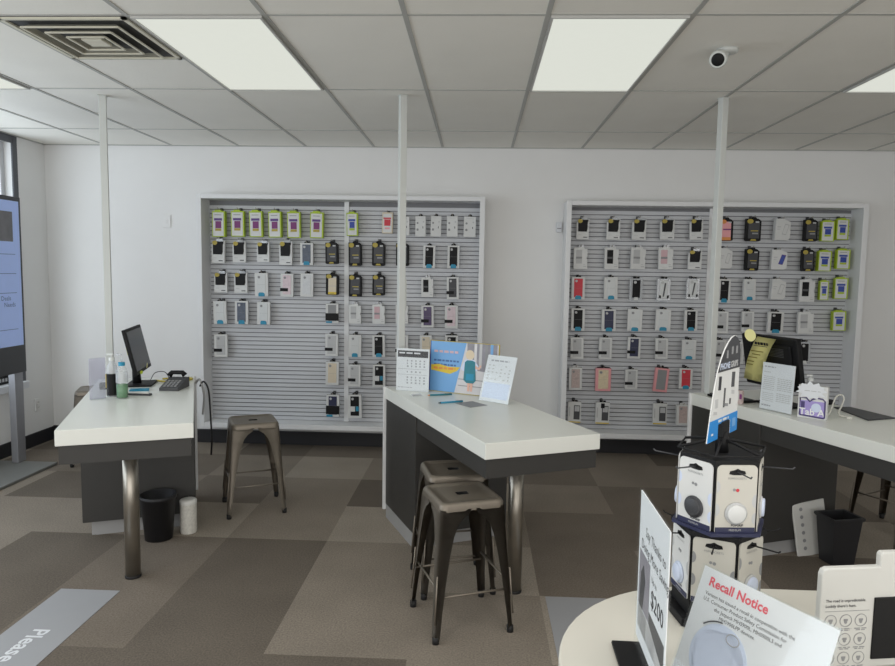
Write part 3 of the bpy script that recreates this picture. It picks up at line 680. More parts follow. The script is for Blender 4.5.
PACKS = [
('Gp',-2.313,1.896,0.117,0.238,"green-edged accessory box with purple picture, first in top row, left board's left half",'left'),
('Gp',-2.139,1.901,0.117,0.235,"green-edged accessory box with purple picture, second in top row, left board's left half",'left'),
('Gp',-1.973,1.899,0.117,0.237,"green-edged accessory box with purple picture, third in top row, left board's left half",'left'),
('Gp',-1.805,1.898,0.116,0.237,"green-edged accessory box with purple picture, fourth in top row, left board's left half",'left'),
('Gp',-1.635,1.896,0.116,0.238,"green-edged accessory box with purple picture, fifth in top row, left board's left half",'left'),
('Gp',-1.434,1.897,0.116,0.236,"green-edged accessory box with purple picture, sixth in top row, left board's left half",'left'),
('K',-2.323,1.664,0.118,0.213,"white carton with black upper half, first in second row, left board's left half",'left'),
('K',-2.128,1.671,0.117,0.199,"white carton with black upper half, second in second row, left board's left half",'left'),
('K',-1.913,1.679,0.113,0.185,"white carton with black upper half, third in second row, left board's left half",'left'),
('K',-1.713,1.655,0.117,0.221,"white carton with black upper half, fourth in second row, left board's left half",'left'),
('Pm',-1.525,1.658,0.115,0.194,"white-framed blue marbled phone case, fifth in second row, left board's left half",'left'),
('O',-1.299,1.670,0.112,0.198,"black and yellow phone case pack, sixth in second row, left board's left half",'left'),
('K',-2.302,1.401,0.118,0.188,"white carton with black upper half, first in third row, left board's left half",'left'),
('K',-2.119,1.400,0.118,0.193,"white carton with black upper half, second in third row, left board's left half",'left'),
('Pc',-1.933,1.373,0.118,0.208,"clear phone case with blue tab, third in third row, left board's left half",'left'),
('Wk',-1.704,1.374,0.115,0.205,"white and pink marbled phone case, fourth in third row, left board's left half",'left'),
('Fw',-1.526,1.377,0.115,0.206,"white patterned phone case in a white frame, fifth in third row, left board's left half",'left'),
('OY',-1.296,1.396,0.112,0.195,"yellow and white pack with black sides, sixth in third row, left board's left half",'left'),
('Pc',-2.309,1.120,0.119,0.205,"clear phone case with blue tab, first in fourth row, left board's left half",'left'),
('Pm',-2.117,1.122,0.118,0.207,"black marbled phone case with blue tab, second in fourth row, left board's left half",'left'),
('Pc',-1.918,1.121,0.118,0.202,"clear phone case with blue tab, third in fourth row, left board's left half",'left'),
('H',-1.296,1.146,0.112,0.174,"half-sleeved grey phone case, fourth in fourth row, left board's left half",'left'),
('W',-2.310,0.819,0.119,0.205,"white carton with small black band, first in fifth row, left board's left half",'left'),
('W',-1.302,0.849,0.116,0.198,"white carton with small black band, second in fifth row, left board's left half",'left'),
('F',-1.296,0.586,0.118,0.211,"white framed beige phone case, alone in sixth row, left board's left half",'left'),
('Hn',-1.290,0.297,0.117,0.200,"half-sleeved navy phone case, alone in bottom row, left board's left half",'left'),
('Gb',-1.115,1.921,0.098,0.210,"green-edged accessory box with blue picture, first in top row, left board's right half",'left'),
('R',-0.806,1.945,0.093,0.184,"small pale box with red picture, second in top row, left board's right half",'left'),
('C',-0.655,1.929,0.088,0.165,"plain white charger card half behind the pole, third in top row, left board's right half",'left'),
('C',-0.514,1.922,0.092,0.178,"plain white charger card, fourth in top row, left board's right half",'left'),
('C',-0.379,1.924,0.092,0.178,"plain white charger card, fifth in top row, left board's right half",'left'),
('C',-0.235,1.924,0.096,0.179,"plain white charger card, sixth in top row, left board's right half",'left'),
('C',-0.083,1.923,0.105,0.177,"white charger card with dark dots, seventh in top row, left board's right half",'left'),
('O',-1.091,1.656,0.114,0.217,"black and yellow phone case pack, first in second row, left board's right half",'left'),
('O',-0.883,1.659,0.114,0.217,"black and yellow phone case pack, second in second row, left board's right half",'left'),
('O',-0.672,1.662,0.111,0.210,"black and yellow pack half behind the pole, third in second row, left board's right half",'left'),
('Pk',-0.436,1.648,0.106,0.197,"black phone case with blue tab, fourth in second row, left board's right half",'left'),
('Pk',-0.221,1.649,0.105,0.199,"black phone case with blue tab, fifth in second row, left board's right half",'left'),
('O',-1.093,1.385,0.112,0.200,"black and yellow phone case pack, first in third row, left board's right half",'left'),
('O',-0.881,1.398,0.111,0.190,"black and yellow phone case pack, second in third row, left board's right half",'left'),
('Qk',-0.446,1.392,0.106,0.176,"white die-cut carton showing dark case, third in third row, left board's right half",'left'),
('Wb',-0.221,1.375,0.106,0.197,"dark phone case with black band, fourth in third row, left board's right half",'left'),
('Qg',-1.090,1.145,0.110,0.174,"white die-cut carton showing grey case, first in fourth row, left board's right half",'left'),
('Qp',-0.877,1.147,0.112,0.175,"white die-cut carton showing pink case, second in fourth row, left board's right half",'left'),
('Qg',-0.669,1.153,0.111,0.173,"white carton half behind the pole, third in fourth row, left board's right half",'left'),
('Wv',-0.441,1.121,0.111,0.197,"purple phone case with black band, fourth in fourth row, left board's right half",'left'),
('Wk',-0.230,1.119,0.115,0.203,"pale patterned case with black band, fifth in fourth row, left board's right half",'left'),
('Pc',-1.091,0.846,0.113,0.198,"beige phone case with blue tab, first in fifth row, left board's right half",'left'),
('Pk',-0.875,0.849,0.112,0.195,"black phone case with blue tab, second in fifth row, left board's right half",'left'),
('W',-0.667,0.853,0.112,0.195,"white carton half behind the pole, third in fifth row, left board's right half",'left'),
('F',-0.452,0.849,0.107,0.201,"white carton behind the blue poster, fourth in fifth row, left board's right half",'left'),
('F2',-0.223,0.853,0.116,0.201,"white framed black case behind the poster, fifth in fifth row, left board's right half",'left'),
('W',-1.094,0.577,0.113,0.197,"white carton with small black band, first in sixth row, left board's right half",'left'),
('B',-0.873,0.575,0.113,0.204,"black phone case with white patch, second in sixth row, left board's right half",'left'),
('B',-1.087,0.290,0.121,0.212,"black phone case with white patch, alone in bottom row, left board's right half",'left'),
('K',0.900,1.916,0.108,0.187,"white carton with black upper half, first in top row, right board's left half",'right'),
('K',1.162,1.916,0.114,0.189,"white carton with black upper half, second in top row, right board's left half",'right'),
('K',1.386,1.918,0.120,0.188,"white carton with black upper half, third in top row, right board's left half",'right'),
('K',1.628,1.922,0.121,0.188,"white carton with black upper half, fourth in top row, right board's left half",'right'),
('K',1.875,1.925,0.110,0.188,"white carton with black upper half, fifth in top row, right board's left half",'right'),
('Qg',0.889,1.659,0.117,0.191,"white die-cut carton showing grey case, first in second row, right board's left half",'right'),
('Qk',1.158,1.661,0.121,0.192,"white die-cut carton showing dark case, second in second row, right board's left half",'right'),
('Qg',1.386,1.665,0.127,0.192,"white die-cut carton showing grey case, third in second row, right board's left half",'right'),
('Qp',1.623,1.667,0.124,0.193,"white die-cut carton showing mauve case, fourth in second row, right board's left half",'right'),
('K',1.871,1.670,0.113,0.175,"white carton with black upper half, fifth in second row, right board's left half",'right'),
('Pr',0.878,1.395,0.117,0.194,"red phone case with blue tab, first in third row, right board's left half",'right'),
('Pc',1.163,1.399,0.117,0.194,"clear phone case with blue tab, second in third row, right board's left half",'right'),
('T',1.379,1.394,0.112,0.191,"clear clamshell pack with black phone, third in third row, right board's left half",'right'),
('Tw',1.620,1.392,0.116,0.195,"clear clamshell pack with white phone, fourth in third row, right board's left half",'right'),
('Tw',1.868,1.410,0.111,0.182,"clear clamshell pack with white phone, fifth in third row, right board's left half",'right'),
('Pk',0.885,1.118,0.118,0.197,"black phone case with blue tab, first in fourth row, right board's left half",'right'),
('Pn',1.155,1.118,0.122,0.193,"navy phone case with blue tab, second in fourth row, right board's left half",'right'),
('Pc',1.376,1.125,0.126,0.193,"clear phone case with blue tab, third in fourth row, right board's left half",'right'),
('Pc',1.623,1.132,0.129,0.188,"clear phone case with blue tab, fourth in fourth row, right board's left half",'right'),
('Pk',1.865,1.136,0.112,0.182,"black phone case with blue tab, fifth in fourth row, right board's left half",'right'),
('W',0.885,0.868,0.114,0.191,"grey phone case with small black band, first in fifth row, right board's left half",'right'),
('W',1.133,0.869,0.113,0.193,"white carton with small black band, second in fifth row, right board's left half",'right'),
('Wn',1.381,0.882,0.113,0.188,"navy phone case with small black band, third in fifth row, right board's left half",'right'),
('W',1.623,0.883,0.108,0.183,"white carton with small black band, fourth in fifth row, right board's left half",'right'),
('Pc',1.856,0.886,0.121,0.172,"clear phone case with blue tab, fifth in fifth row, right board's left half",'right'),
('Ff',0.880,0.591,0.114,0.200,"white framed floral phone case, first in sixth row, right board's left half",'right'),
('Nf',1.123,0.585,0.136,0.204,"pink box with beige floral case, second in sixth row, right board's left half",'right'),
('W',1.369,0.607,0.109,0.178,"white carton with small black band, third in sixth row, right board's left half",'right'),
('Ng',1.621,0.590,0.122,0.211,"tilted pink box with grey case, fourth in sixth row, right board's left half",'right'),
('Pr',1.842,0.623,0.113,0.182,"red phone case with blue tab, fifth in sixth row, right board's left half",'right'),
('Y',0.877,0.297,0.115,0.188,"white and yellow box with grey phone, first in bottom row, right board's left half",'right'),
('Y',1.125,0.292,0.123,0.193,"white and yellow box with phone picture, second in bottom row, right board's left half",'right'),
('Y',1.630,0.299,0.122,0.189,"white and yellow box with phone picture, third in bottom row, right board's left half",'right'),
('Ff',1.833,0.299,0.113,0.179,"white framed floral case beside the counter, fourth in bottom row, right board's left half",'right'),
('Or',2.131,1.920,0.106,0.194,"pink and black pack half behind the pole, first in top row, right board's right half",'right'),
('O',2.358,1.919,0.126,0.202,"black and yellow phone case pack, second in top row, right board's right half",'right'),
('S',2.603,1.931,0.134,0.183,"white carton with slanted grey phone picture, third in top row, right board's right half",'right'),
('O',2.841,1.925,0.109,0.192,"black and yellow phone case pack, fourth in top row, right board's right half",'right'),
('Gb',2.983,1.927,0.109,0.180,"green-edged accessory box with blue picture, fifth in top row, right board's right half",'right'),
('Gb',3.103,1.942,0.104,0.183,"green-edged accessory box with blue picture, sixth in top row, right board's right half",'right'),
('S',2.135,1.681,0.115,0.177,"white carton with slanted phone picture, first in second row, right board's right half",'right'),
('O',2.360,1.667,0.114,0.195,"black and yellow phone case pack, second in second row, right board's right half",'right'),
('Sv',2.585,1.679,0.131,0.171,"white carton with slanted purple phone picture, third in second row, right board's right half",'right'),
('O',2.831,1.669,0.101,0.193,"black and yellow phone case pack, fourth in second row, right board's right half",'right'),
('Gb',2.971,1.672,0.113,0.181,"green-edged accessory box with blue picture, fifth in second row, right board's right half",'right'),
('Gb',3.123,1.693,0.113,0.174,"green-edged accessory box with blue picture, sixth in second row, right board's right half",'right'),
('Pk',2.132,1.388,0.107,0.203,"dark phone case with blue tab, first in third row, right board's right half",'right'),
('Pc',2.350,1.413,0.106,0.181,"clear phone case with blue tab, second in third row, right board's right half",'right'),
('S',2.593,1.423,0.127,0.176,"white carton with slanted grey phone picture, third in third row, right board's right half",'right'),
('Qk',2.836,1.405,0.127,0.197,"white die-cut carton showing black case, fourth in third row, right board's right half",'right'),
('Gn',2.981,1.424,0.072,0.172,"narrow green accessory box with blue picture, fifth in third row, right board's right half",'right'),
('Gb',3.125,1.437,0.109,0.187,"green-edged accessory box with blue picture, sixth in third row, right board's right half",'right'),
('W',2.131,1.118,0.103,0.192,"white carton with small black band, first in fourth row, right board's right half",'right'),
('W',2.353,1.135,0.102,0.179,"white carton with small black band, second in fourth row, right board's right half",'right'),
('Pk',2.589,1.131,0.136,0.183,"white carton with black phone picture, third in fourth row, right board's right half",'right'),
('Qg',2.842,1.130,0.131,0.193,"white die-cut carton showing grey case, fourth in fourth row, right board's right half",'right'),
('Gb',3.128,1.161,0.110,0.177,"green-edged accessory box with blue picture, fifth in fourth row, right board's right half",'right'),
('W',2.124,0.871,0.103,0.189,"white carton half behind the standing sign, first in bottom row, right board's right half",'right'),
('W',2.275,0.853,0.099,0.193,"white carton between sign and monitor, second in bottom row, right board's right half",'right'),
('T',2.851,0.867,0.102,0.191,"clear clamshell pack beside the monitor, third in bottom row, right board's right half",'right'),
]
protos = {}
FRONT_Y = 6.075
def peg(board_t, x, z, y_front):
    q = MB()
    q.tube([(0, -0.045, 0), (0, y_front - 6.2, 0), (0, y_front - 6.2 - 0.012, 0.012)], 0.0032, 'steel', 6)
    q.box(-0.012, 0.012, -0.046, -0.030, -0.014, 0.014, 'dark', 0.002)
    o = q.build('peg_hook', board_t)
    return o
for (st, cx, zb, wm, hm, lab, side) in PACKS:
    fresh = st not in protos
    if fresh:
        protos[st] = pack(st)
    root, W, H_, D = protos[st]
    o = root if fresh else copy_tree(root)
    o.location = (cx, FRONT_Y + random.uniform(-0.006, 0.006), zb)
    o.scale = (wm / W, 1.0, hm / H_)
    rz = R(random.uniform(-5, 5)); ry = R(random.uniform(-1.2, 1.2))
    if st == 'Ng' and lab.startswith('tilted'): ry = R(5)
    o.rotation_euler = (0, ry, rz)
    cat = {'boxed_phone_case': 'phone case', 'boxed_screen_protector': 'accessory box', 'carded_charger': 'charger', 'boxed_accessory': 'accessory box', 'clamshell_pack': 'phone case'}[o.name.split('.')[0]]
    tag(o, lab, cat, 'packaged accessories on the %s board' % side)
    bt, ox, oz = (BL, blx, blz) if side == 'left' else (BR, brx, brz)
    p = peg(bt, cx, zb, FRONT_Y - 0.004)
    p.location = (cx - ox, 0, zb + hm * 1.03 - oz)
# the one empty hook
p = peg(BR, 0, 0, FRONT_Y); p.location = (1.125 - brx, 0, 0.465 - brz); p['label'] = 'empty peg hook with a black price tag'
q = MB(); q.box(-0.016, 0.016, -0.138, -0.130, -0.03, 0.012, 'black', 0.002); q.build('price_tag', p)
# small white plate on the pole side is built with the pole

# ------------------------------------------------------------------ counters
CW, CD, CH = 0.60, 1.545, 0.865
def counter(loc, phi, label, pole_label, pxl=0.11, cx0=0.004, lx=0.30):
    t = empty('service_counter', (loc[0], loc[1], 0), R(phi), label, 'counter', 'white-topped service counters')
    q = MB(); q.box(0, CW, 0, CD, CH - 0.075, CH, 'counter', 0.0025); q.build('countertop', t, label='thick white countertop')
    q = MB()
    q.box(0.03, CW - 0.03, 0.012, 0.03, 0.70, CH - 0.0755, 'carcass'); q.box(0.012, 0.03, 0.012, 0.955, 0.70, CH - 0.0755, 'carcass'); q.box(CW - 0.03, CW - 0.012, 0.012, 0.955, 0.70, CH - 0.0755, 'carcass')
    q.build('apron', t, label='dark apron under the top')
    q = MB(); q.box(cx0, CW - 0.004, 0.955, CD - 0.004, 0.09, CH - 0.0755, 'carcass', 0.002)
    cab = q.build('cabinet', t, label='dark cabinet at the back end')
    q = MB(); q.box(0.03, CW - 0.03, 0.985, CD - 0.006, 0.0, 0.09, 'kick'); q.box(0.006, 0.03, 0.99, CD - 0.006, 0.0, 0.09, 'kick'); q.build('kick_board', t, label='pale kick board')
    q = MB(); q.box(-0.012, CW + 0.012, CD, CD + 0.018, 0.05, CH + 0.001, 'board_frame', 0.002); q.build('back_panel', t, label='white back panel')
    q = MB(); q.lathe([(0.0, 0.012), (0.038, 0.012), (0.038, 0.70 + 0.088), (0, 0.70 + 0.088)], 'steel', lx, 0.30, 32)
    lg = q.build('leg', t, label='round steel leg')
    q = MB(); q.lathe([(0.0, 0.0), (0.04, 0.0), (0.04, 0.013), (0, 0.013)], 'rubber', lx, 0.30, 32); q.build('foot_pad', lg)
    # pole
    c_, s_ = math.cos(R(phi)), math.sin(R(phi))
    px, py = loc[0] + pxl * c_ - 1.50 * s_, loc[1] + pxl * s_ + 1.50 * c_
    p = empty('power_pole', (px, py, CH), R(phi), pole_label, 'pole', 'white power poles')
    h = ZC - CH - 0.0005
    q = MB(); q.box(-0.022, 0.022, -0.022, 0.022, 0.001, h, 'pole', 0.003); q.build('pole_shaft', p)
    q = MB(); q.box(-0.028, 0.028, -0.028, 0.028, h - 0.006, h - 0.001, 'pole', 0.002); q.build('ceiling_collar', p)
    return t, p
FL = (-1.93, 3.02, 22.5); FM = (0.046, 2.99, 24.2); FR = (1.94, 2.99, 21.0)
counter(FL[:2], FL[2], 'white topped counter at left with a thin monitor and wastebasket', 'white pole rising from the left counter to the ceiling', 0.075, -0.038, 0.288)
_, pm = counter(FM[:2], FM[2], 'white topped counter in the middle with two stools pushed under', 'white pole rising from the middle counter to the ceiling', 0.086, 0.004, 0.316)
counter(FR[:2], FR[2], 'white topped counter at right with the yellow note on a monitor', 'white pole rising from the right counter, behind the blue standing sign', 0.095)
q = MB(); q.box(0.0222, 0.031, -0.016, 0.016, 0.50, 0.705, 'pole', 0.002); q.build('raceway_plate', pm)

def on(fr, x, y, z=CH):
    c_, s_ = math.cos(R(fr[2])), math.sin(R(fr[2]))
    return (fr[0] + x * c_ - y * s_, fr[1] + x * s_ + y * c_, z + 0.0006)

# ------------------------------------------------------------------ stools
def stool():
    t = empty('metal_stool', (0, 0, 0), 0)
    q = MB(); sw = 0.150; H = 0.61
    def rr(w, r, n=5):
        out = []
        for (cx, cy, a0) in ((w - r, w - r, 0), (-w + r, w - r, 90), (-w + r, -w + r, 180), (w - r, -w + r, 270)):
            for k in range(n + 1):
                a = R(a0 + 90 * k / n); out.append((cx + r * math.cos(a), cy + r * math.sin(a)))
        return out
    # pressed seat: rolled rim, raised edge line, slightly dished panel with a hand slot
    levels = [(sw + 0.003, 0.035, H - 0.036), (sw + 0.002, 0.035, H - 0.016), (sw - 0.003, 0.035, H - 0.005), (sw - 0.010, 0.032, H), (sw - 0.020, 0.026, H), (sw - 0.024, 0.024, H - 0.005), (sw - 0.06, 0.02, H - 0.006)]
    bm = bmesh.new(); rings = []
    for (w_, r_, z_) in levels: rings.append([bm.verts.new((x, y, z_)) for x, y in rr(w_, r_)])
    n = len(rings[0])
    for A, B in zip(rings, rings[1:]):
        for k in range(n): bm.faces.new((A[k], A[(k + 1) % n], B[(k + 1) % n], B[k]))
    # central panel with slot
    slot = []
    for k in range(n):
        a = 2 * PI * (k + 3) / n
        x, y = rings[-1][k].co.x, rings[-1][k].co.y
        ang = math.atan2(y, x)
        slot.append(bm.verts.new((0.036 * math.cos(ang), 0.026 * math.sin(ang), H - 0.0062)))
    slot2 = [bm.verts.new((v.co.x * 0.9, v.co.y * 0.9, H - 0.02)) for v in slot]
    ringL, slotL, slot2L = [[v.co.copy() for v in L3] for L3 in (rings[-1], slot, slot2)]
    for v in slot + slot2: bm.verts.remove(v)
    bmesh.ops.recalc_face_normals(bm, faces=list(bm.faces))
    q._add(bm, 'gun', None, True)
    bm = bmesh.new()
    R1, S1, S2 = ([bm.verts.new(p) for p in L3] for L3 in (ringL, slotL, slot2L))
    for k in range(n): bm.faces.new((R1[k], R1[(k + 1) % n], S1[(k + 1) % n], S1[k]))
    for v in S2: bm.verts.remove(v)
    bmesh.ops.recalc_face_normals(bm, faces=list(bm.faces))
    q._add(bm, 'gun', None, False)
    q.quadstrip([list(slotL) + [slotL[0]], list(slot2L) + [slot2L[0]]], 'black')  # slot wall coloured black, so the shade in the hole is painted
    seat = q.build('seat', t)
    q = MB(); q.disc(0, 0, 0.001, 0, 0.001, 'black'); 
    bm2 = MB(); bm2.box(-0.06, 0.06, -0.035, 0.035, H - 0.024, H - 0.021, 'black')  # black plate under the slot, put there as the shade below the seat
    bm2.build('slot_shade_plate', seat, label='black plate standing in for the shade inside the hand slot'); q.bm.free()
    ft, tp = 0.186, 0.147
    def legpos(sx, sy, z):
        k = 1 - (z / (H - 0.03))
        return Vector((sx * (tp + (ft - tp) * k), sy * (tp + (ft - tp) * k), z))
    for sx, sy in ((-1, -1), (1, -1), (1, 1), (-1, 1)):
        # each leg is a folded angle: wide at the top, narrow at the foot
        q = MB()
        rows = []
        for z, fl_ in ((0.02, 0), (0.12, 0), (0.25, 0), (0.38, 0.002), (0.46, 0.006), (0.51, 0.016), (0.54, 0.034), (0.56, 0.06), (0.582, 0.068)):
            k = z / 0.575
            wl = 0.022 + 0.046 * k ** 1.5 + fl_
            p = legpos(sx, sy, z)
            e = 0.010
            rows.append([(p.x - sx * wl, p.y + sy * 0.006, z), (p.x - sx * e, p.y + sy * 0.004, z), (p.x, p.y - sy * 0.0, z), (p.x + sy * 0 + sx * 0.004, p.y - sy * e, z), (p.x + sx * 0.006, p.y - sy * wl, z)])
        q.quadstrip(rows, 'gun', thick=0.003)
        p0, p1 = legpos(sx, sy, 0.09), legpos(sx, sy, 0.30)
        off = Vector((-sx * 0.002, -sy * 0.002, 0)); off2 = Vector((sx * 0.005, sy * 0.005, 0))
        q.tube([p0 + off2, p1 + off2], [0.004, 0.004], 'gun', 8)
        lg = q.build('leg', t)
        q = MB(); pf = legpos(sx, sy, 0.012)
        q.tube([(pf.x - sx * 0.008, pf.y - sy * 0.008, 0.0), (pf.x - sx * 0.009, pf.y - sy * 0.009, 0.03)], [0.015, 0.016], 'rubber', 10); q.build('foot_cap', lg)
    zf = 0.20
    for a, c in (((-1, -1), (1, -1)), ((1, -1), (1, 1)), ((1, 1), (-1, 1)), ((-1, 1), (-1, -1))):
        zz = zf if a[1] == c[1] else zf + 0.035
        q = MB(); pa, pc = legpos(a[0], a[1], zz), legpos(c[0], c[1], zz)
        ins = lambda p: Vector((p.x * 0.97, p.y * 0.97, p.z))
        q.tube([ins(pa), ins(pc)], 0.0055, 'gun', 8); q.build('footrest', t)
    return t
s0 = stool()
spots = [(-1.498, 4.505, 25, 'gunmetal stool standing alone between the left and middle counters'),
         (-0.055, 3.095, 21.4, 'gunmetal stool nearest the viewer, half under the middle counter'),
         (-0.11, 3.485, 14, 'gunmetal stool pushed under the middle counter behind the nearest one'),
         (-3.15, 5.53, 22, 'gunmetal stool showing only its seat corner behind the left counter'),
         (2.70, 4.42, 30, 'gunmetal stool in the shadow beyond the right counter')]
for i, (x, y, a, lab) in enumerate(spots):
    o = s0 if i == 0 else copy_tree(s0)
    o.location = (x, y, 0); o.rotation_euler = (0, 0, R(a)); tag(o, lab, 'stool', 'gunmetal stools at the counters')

# ------------------------------------------------------------------ left counter items
ph = R(FL[2])
def bottle(name, loc, prof, m, label, cat, parts=()):
    t = empty(name, loc, 0, label, cat)
    q = MB(); q.lathe(prof, m); q.build('bottle_body', t)
    for n, fn, l in parts:
        q = MB(); fn(q); q.build(n, t, label=l)
    return t
t = empty('brochure_holder', on(FL, 0.086, 0.79), ph + R(30), 'clear empty acrylic holder at the left edge of the left counter', 'holder')
q = MB(); q.box(-0.045, 0.045, 0.0, 0.003, 0.0, 0.235, 'haze'); q.box(-0.045, 0.045, -0.028, -0.025, 0.003, 0.12, 'acrylic'); q.build('acrylic_back', t)
q = MB(); q.box(-0.045, 0.045, -0.028, 0.003, 0.0, 0.003, 'acrylic'); q.build('acrylic_foot', t)
bottle('spray_bottle', on(FL, 0.155, 0.86), [(0, 0), (0.03, 0.0), (0.031, 0.01), (0.031, 0.165), (0.022, 0.185), (0.014, 0.2), (0.014, 0.215)], 'milky', 'clear bottle with a black label on the left counter', 'bottle',
       (('label_sleeve', lambda q: q.lathe([(0.0318, 0.008), (0.0318, 0.135)], 'black'), 'black label'),
        ('pump_top', lambda q: (q.lathe([(0.016, 0.21), (0.016, 0.228), (0.006, 0.23), (0.006, 0.25), (0, 0.25)], 'pole'), q.box(-0.03, 0.01, -0.006, 0.006, 0.24, 0.252, 'pole', 0.002)), 'white pump'),
        ('side_print', lambda q: q.box(-0.036, -0.031, -0.008, 0.008, 0.05, 0.13, 'yellow'), 'yellow and blue print')))
bottle('sanitizer_bottle', on(FL, 0.213, 0.785), [(0, 0), (0.03, 0.0), (0.032, 0.012), (0.032, 0.15), (0.026, 0.172), (0.013, 0.19), (0.013, 0.2)], 'clear', 'clear bottle with pale green liquid on the left counter', 'bottle',
       (('liquid', lambda q: q.lathe([(0, 0.004), (0.029, 0.005), (0.030, 0.08), (0, 0.08)], 'liquid'), 'green liquid'),
        ('label_sleeve', lambda q: q.lathe([(0.0326, 0.09), (0.0326, 0.15)], 'milky'), 'pale label'),
        ('cap', lambda q: q.lathe([(0.018, 0.188), (0.018, 0.208), (0, 0.208)], 'teal'), 'blue cap'),
        ('spout', lambda q: q.tube([(0, 0, 0.205), (0, 0, 0.25), (-0.028, 0, 0.252)], 0.005, 'milky', 8), None)))
# thin monitor seen almost edge on, screen to the right
t = empty('desk_monitor', on(FL, 0.285, 1.262), ph + R(-7), 'thin black monitor leaning back on the left counter', 'monitor')
tilt = Matrix.Translation((0, 0, 0.085)) @ Matrix.Rotation(R(-13), 4, 'Y')
q = MB(); q.box(-0.004, 0.018, -0.225, 0.225, 0.0, 0.29, 'black', 0.005, mtx=tilt); q.box(-0.03, -0.004, -0.1, 0.1, 0.07, 0.22, 'black', 0.008, mtx=tilt); mb_ = q.build('monitor_housing', t)
q = MB(); q.box(0.018, 0.0195, -0.205, 0.205, 0.022, 0.272, 'screen_off', mtx=tilt); q.build('screen', mb_, label='dark grey screen')
q = MB(); q.tube([(-0.03, 0, 0.004), (-0.035, 0, 0.10), (-0.05, 0, 0.17)], [0.028, 0.024, 0.02], 'black', 12); q.build('stand_neck', t)
q = MB(); q.box(-0.085, 0.075, -0.11, 0.11, 0.0, 0.012, 'black', 0.004); q.build('stand_base', t)
q = MB(); q.disc(0, 0, 0.011, -0.0, 0.004, 'lime', 14, mtx=Matrix.Translation((0.028, -0.15, 0.1)) @ Matrix.Rotation(R(60), 4, 'Z')); q.build('round_sticker', t, label='lime round sticker')
q = MB(); q.prism([(0, 0), (0.02, 0.03), (0.03, 0.02), (0.012, -0.004)], 'x', 0.024, 0.026, 'note', mtx=Matrix.Translation((0.0, 0.02, 0.105))); q.build('yellow_tag', t, label='small yellow tag')
q = MB(); q.quadstrip([[(-0.05, -0.06, 0.33), (-0.05, 0.05, 0.33)], [(-0.062, -0.07, 0.26), (-0.062, 0.05, 0.26)], [(-0.052, -0.06, 0.2), (-0.052, 0.05, 0.2)]], 'note', thick=0.001)
o = q.build('sticky_note', loc=on(FL, 0.262, 1.24), rot=(0, 0, ph)); tag(o, 'yellow note stuck on the back of the thin left monitor', 'note')
# phone terminal
t = empty('desk_phone', on(FL, 0.485, 1.045), ph + R(-20), 'dark desk phone with keypad on the left counter by the right edge', 'phone')
q = MB(); q.prism([(-0.11, 0.0), (0.11, 0.0), (0.11, 0.075), (0.08, 0.08), (-0.11, 0.022)], 'x', -0.075, 0.075, 'dgrey', bevel=0.003); q.build('phone_body', t)
sl = Matrix.Translation((0, -0.11, 0.0225)) @ Matrix.Rotation(math.atan2(0.058, 0.19), 4, 'X')
for r_ in range(4):
    for k in range(4):
        q = MB(); x = -0.052 + k * 0.028; y = 0.02 + r_ * 0.03
        q.box(x, x + 0.020, y, y + 0.02, 0.0, 0.006, 'mgrey', 0.002, mtx=sl); q.build('key', t)
q = MB(); q.tube([(-0.07, 0.07, 0.09), (-0.05, 0.075, 0.115), (0.03, 0.08, 0.115), (0.05, 0.085, 0.09)], [0.022, 0.018, 0.018, 0.022], 'black', 12); q.build('handset', t); t.scale = (0.78, 0.85, 0.8)
# pen tray, card, adapter, cables
t = empty('stylus_tray', on(FL, 0.29, 0.86), ph + R(-24), 'white and black pen tray in front of the left monitor base', 'tray')
q = MB(); q.box(-0.08, 0.08, -0.014, 0.014, 0.0, 0.012, 'dark', 0.003); q.build('tray_base', t)
q = MB(); q.box(-0.08, 0.07, -0.012, 0.010, 0.012, 0.018, 'white', 0.002); q.build('tray_lid', t, label='white lid')
q = MB(); q.box(-0.055, 0.055, -0.03, 0.03, 0.0, 0.008, 'teal', 0.001)
o = q.build('gift_card', loc=on(FL, 0.285, 1.03), rot=(0, 0, ph)); tag(o, 'small blue card lying before the left monitor base', 'card')
q = MB(); q.box(-0.03, 0.03, -0.02, 0.02, 0, 0.04, 'black', 0.004)
o = q.build('power_adapter', loc=on(FL, 0.085, 1.13), rot=(0, 0, ph)); tag(o, 'black power adapter behind the clear holder on the left counter', 'adapter')
def wire(name, pts, r, m, label, cat='cable', sub=6):
    # smooth Catmull-Rom run through the points
    P = [Vector(p) for p in pts]; P = [P[0]] + P + [P[-1]]; out = []
    for i in range(1, len(P) - 2):
        for k in range(sub):
            u = k / sub
            out.append(0.5 * ((2 * P[i]) + (P[i + 1] - P[i - 1]) * u + (2 * P[i - 1] - 5 * P[i] + 4 * P[i + 1] - P[i + 2]) * u * u + (3 * P[i] - P[i - 1] - 3 * P[i + 1] + P[i + 2]) * u ** 3))
    out.append(P[-2])
    q = MB(); q.tube(out, r, m, 8)
    o = q.build(name); return tag(o, label, cat)
def onp(fr, pts): return [on(fr, x, y, z) for x, y, z in pts]
wire('network_cable', onp(FL, [(0.36, 1.36, 0.872), (0.42, 1.30, 0.872), (0.50, 1.25, 0.872), (0.56, 1.32, 0.872), (0.585, 1.40, 0.872), (0.50, 1.45, 0.872), (0.40, 1.42, 0.872)]), 0.006, 'cable_yellow', 'yellow cable coiled behind the desk phone on the left counter')
wire('looping_cable', onp(FL, [(0.33, 1.30, 0.88), (0.36, 1.31, 0.93), (0.42, 1.27, 0.94), (0.45, 1.19, 0.91)]), 0.0025, 'cable_black', 'thin black cord looping between left monitor and desk phone')
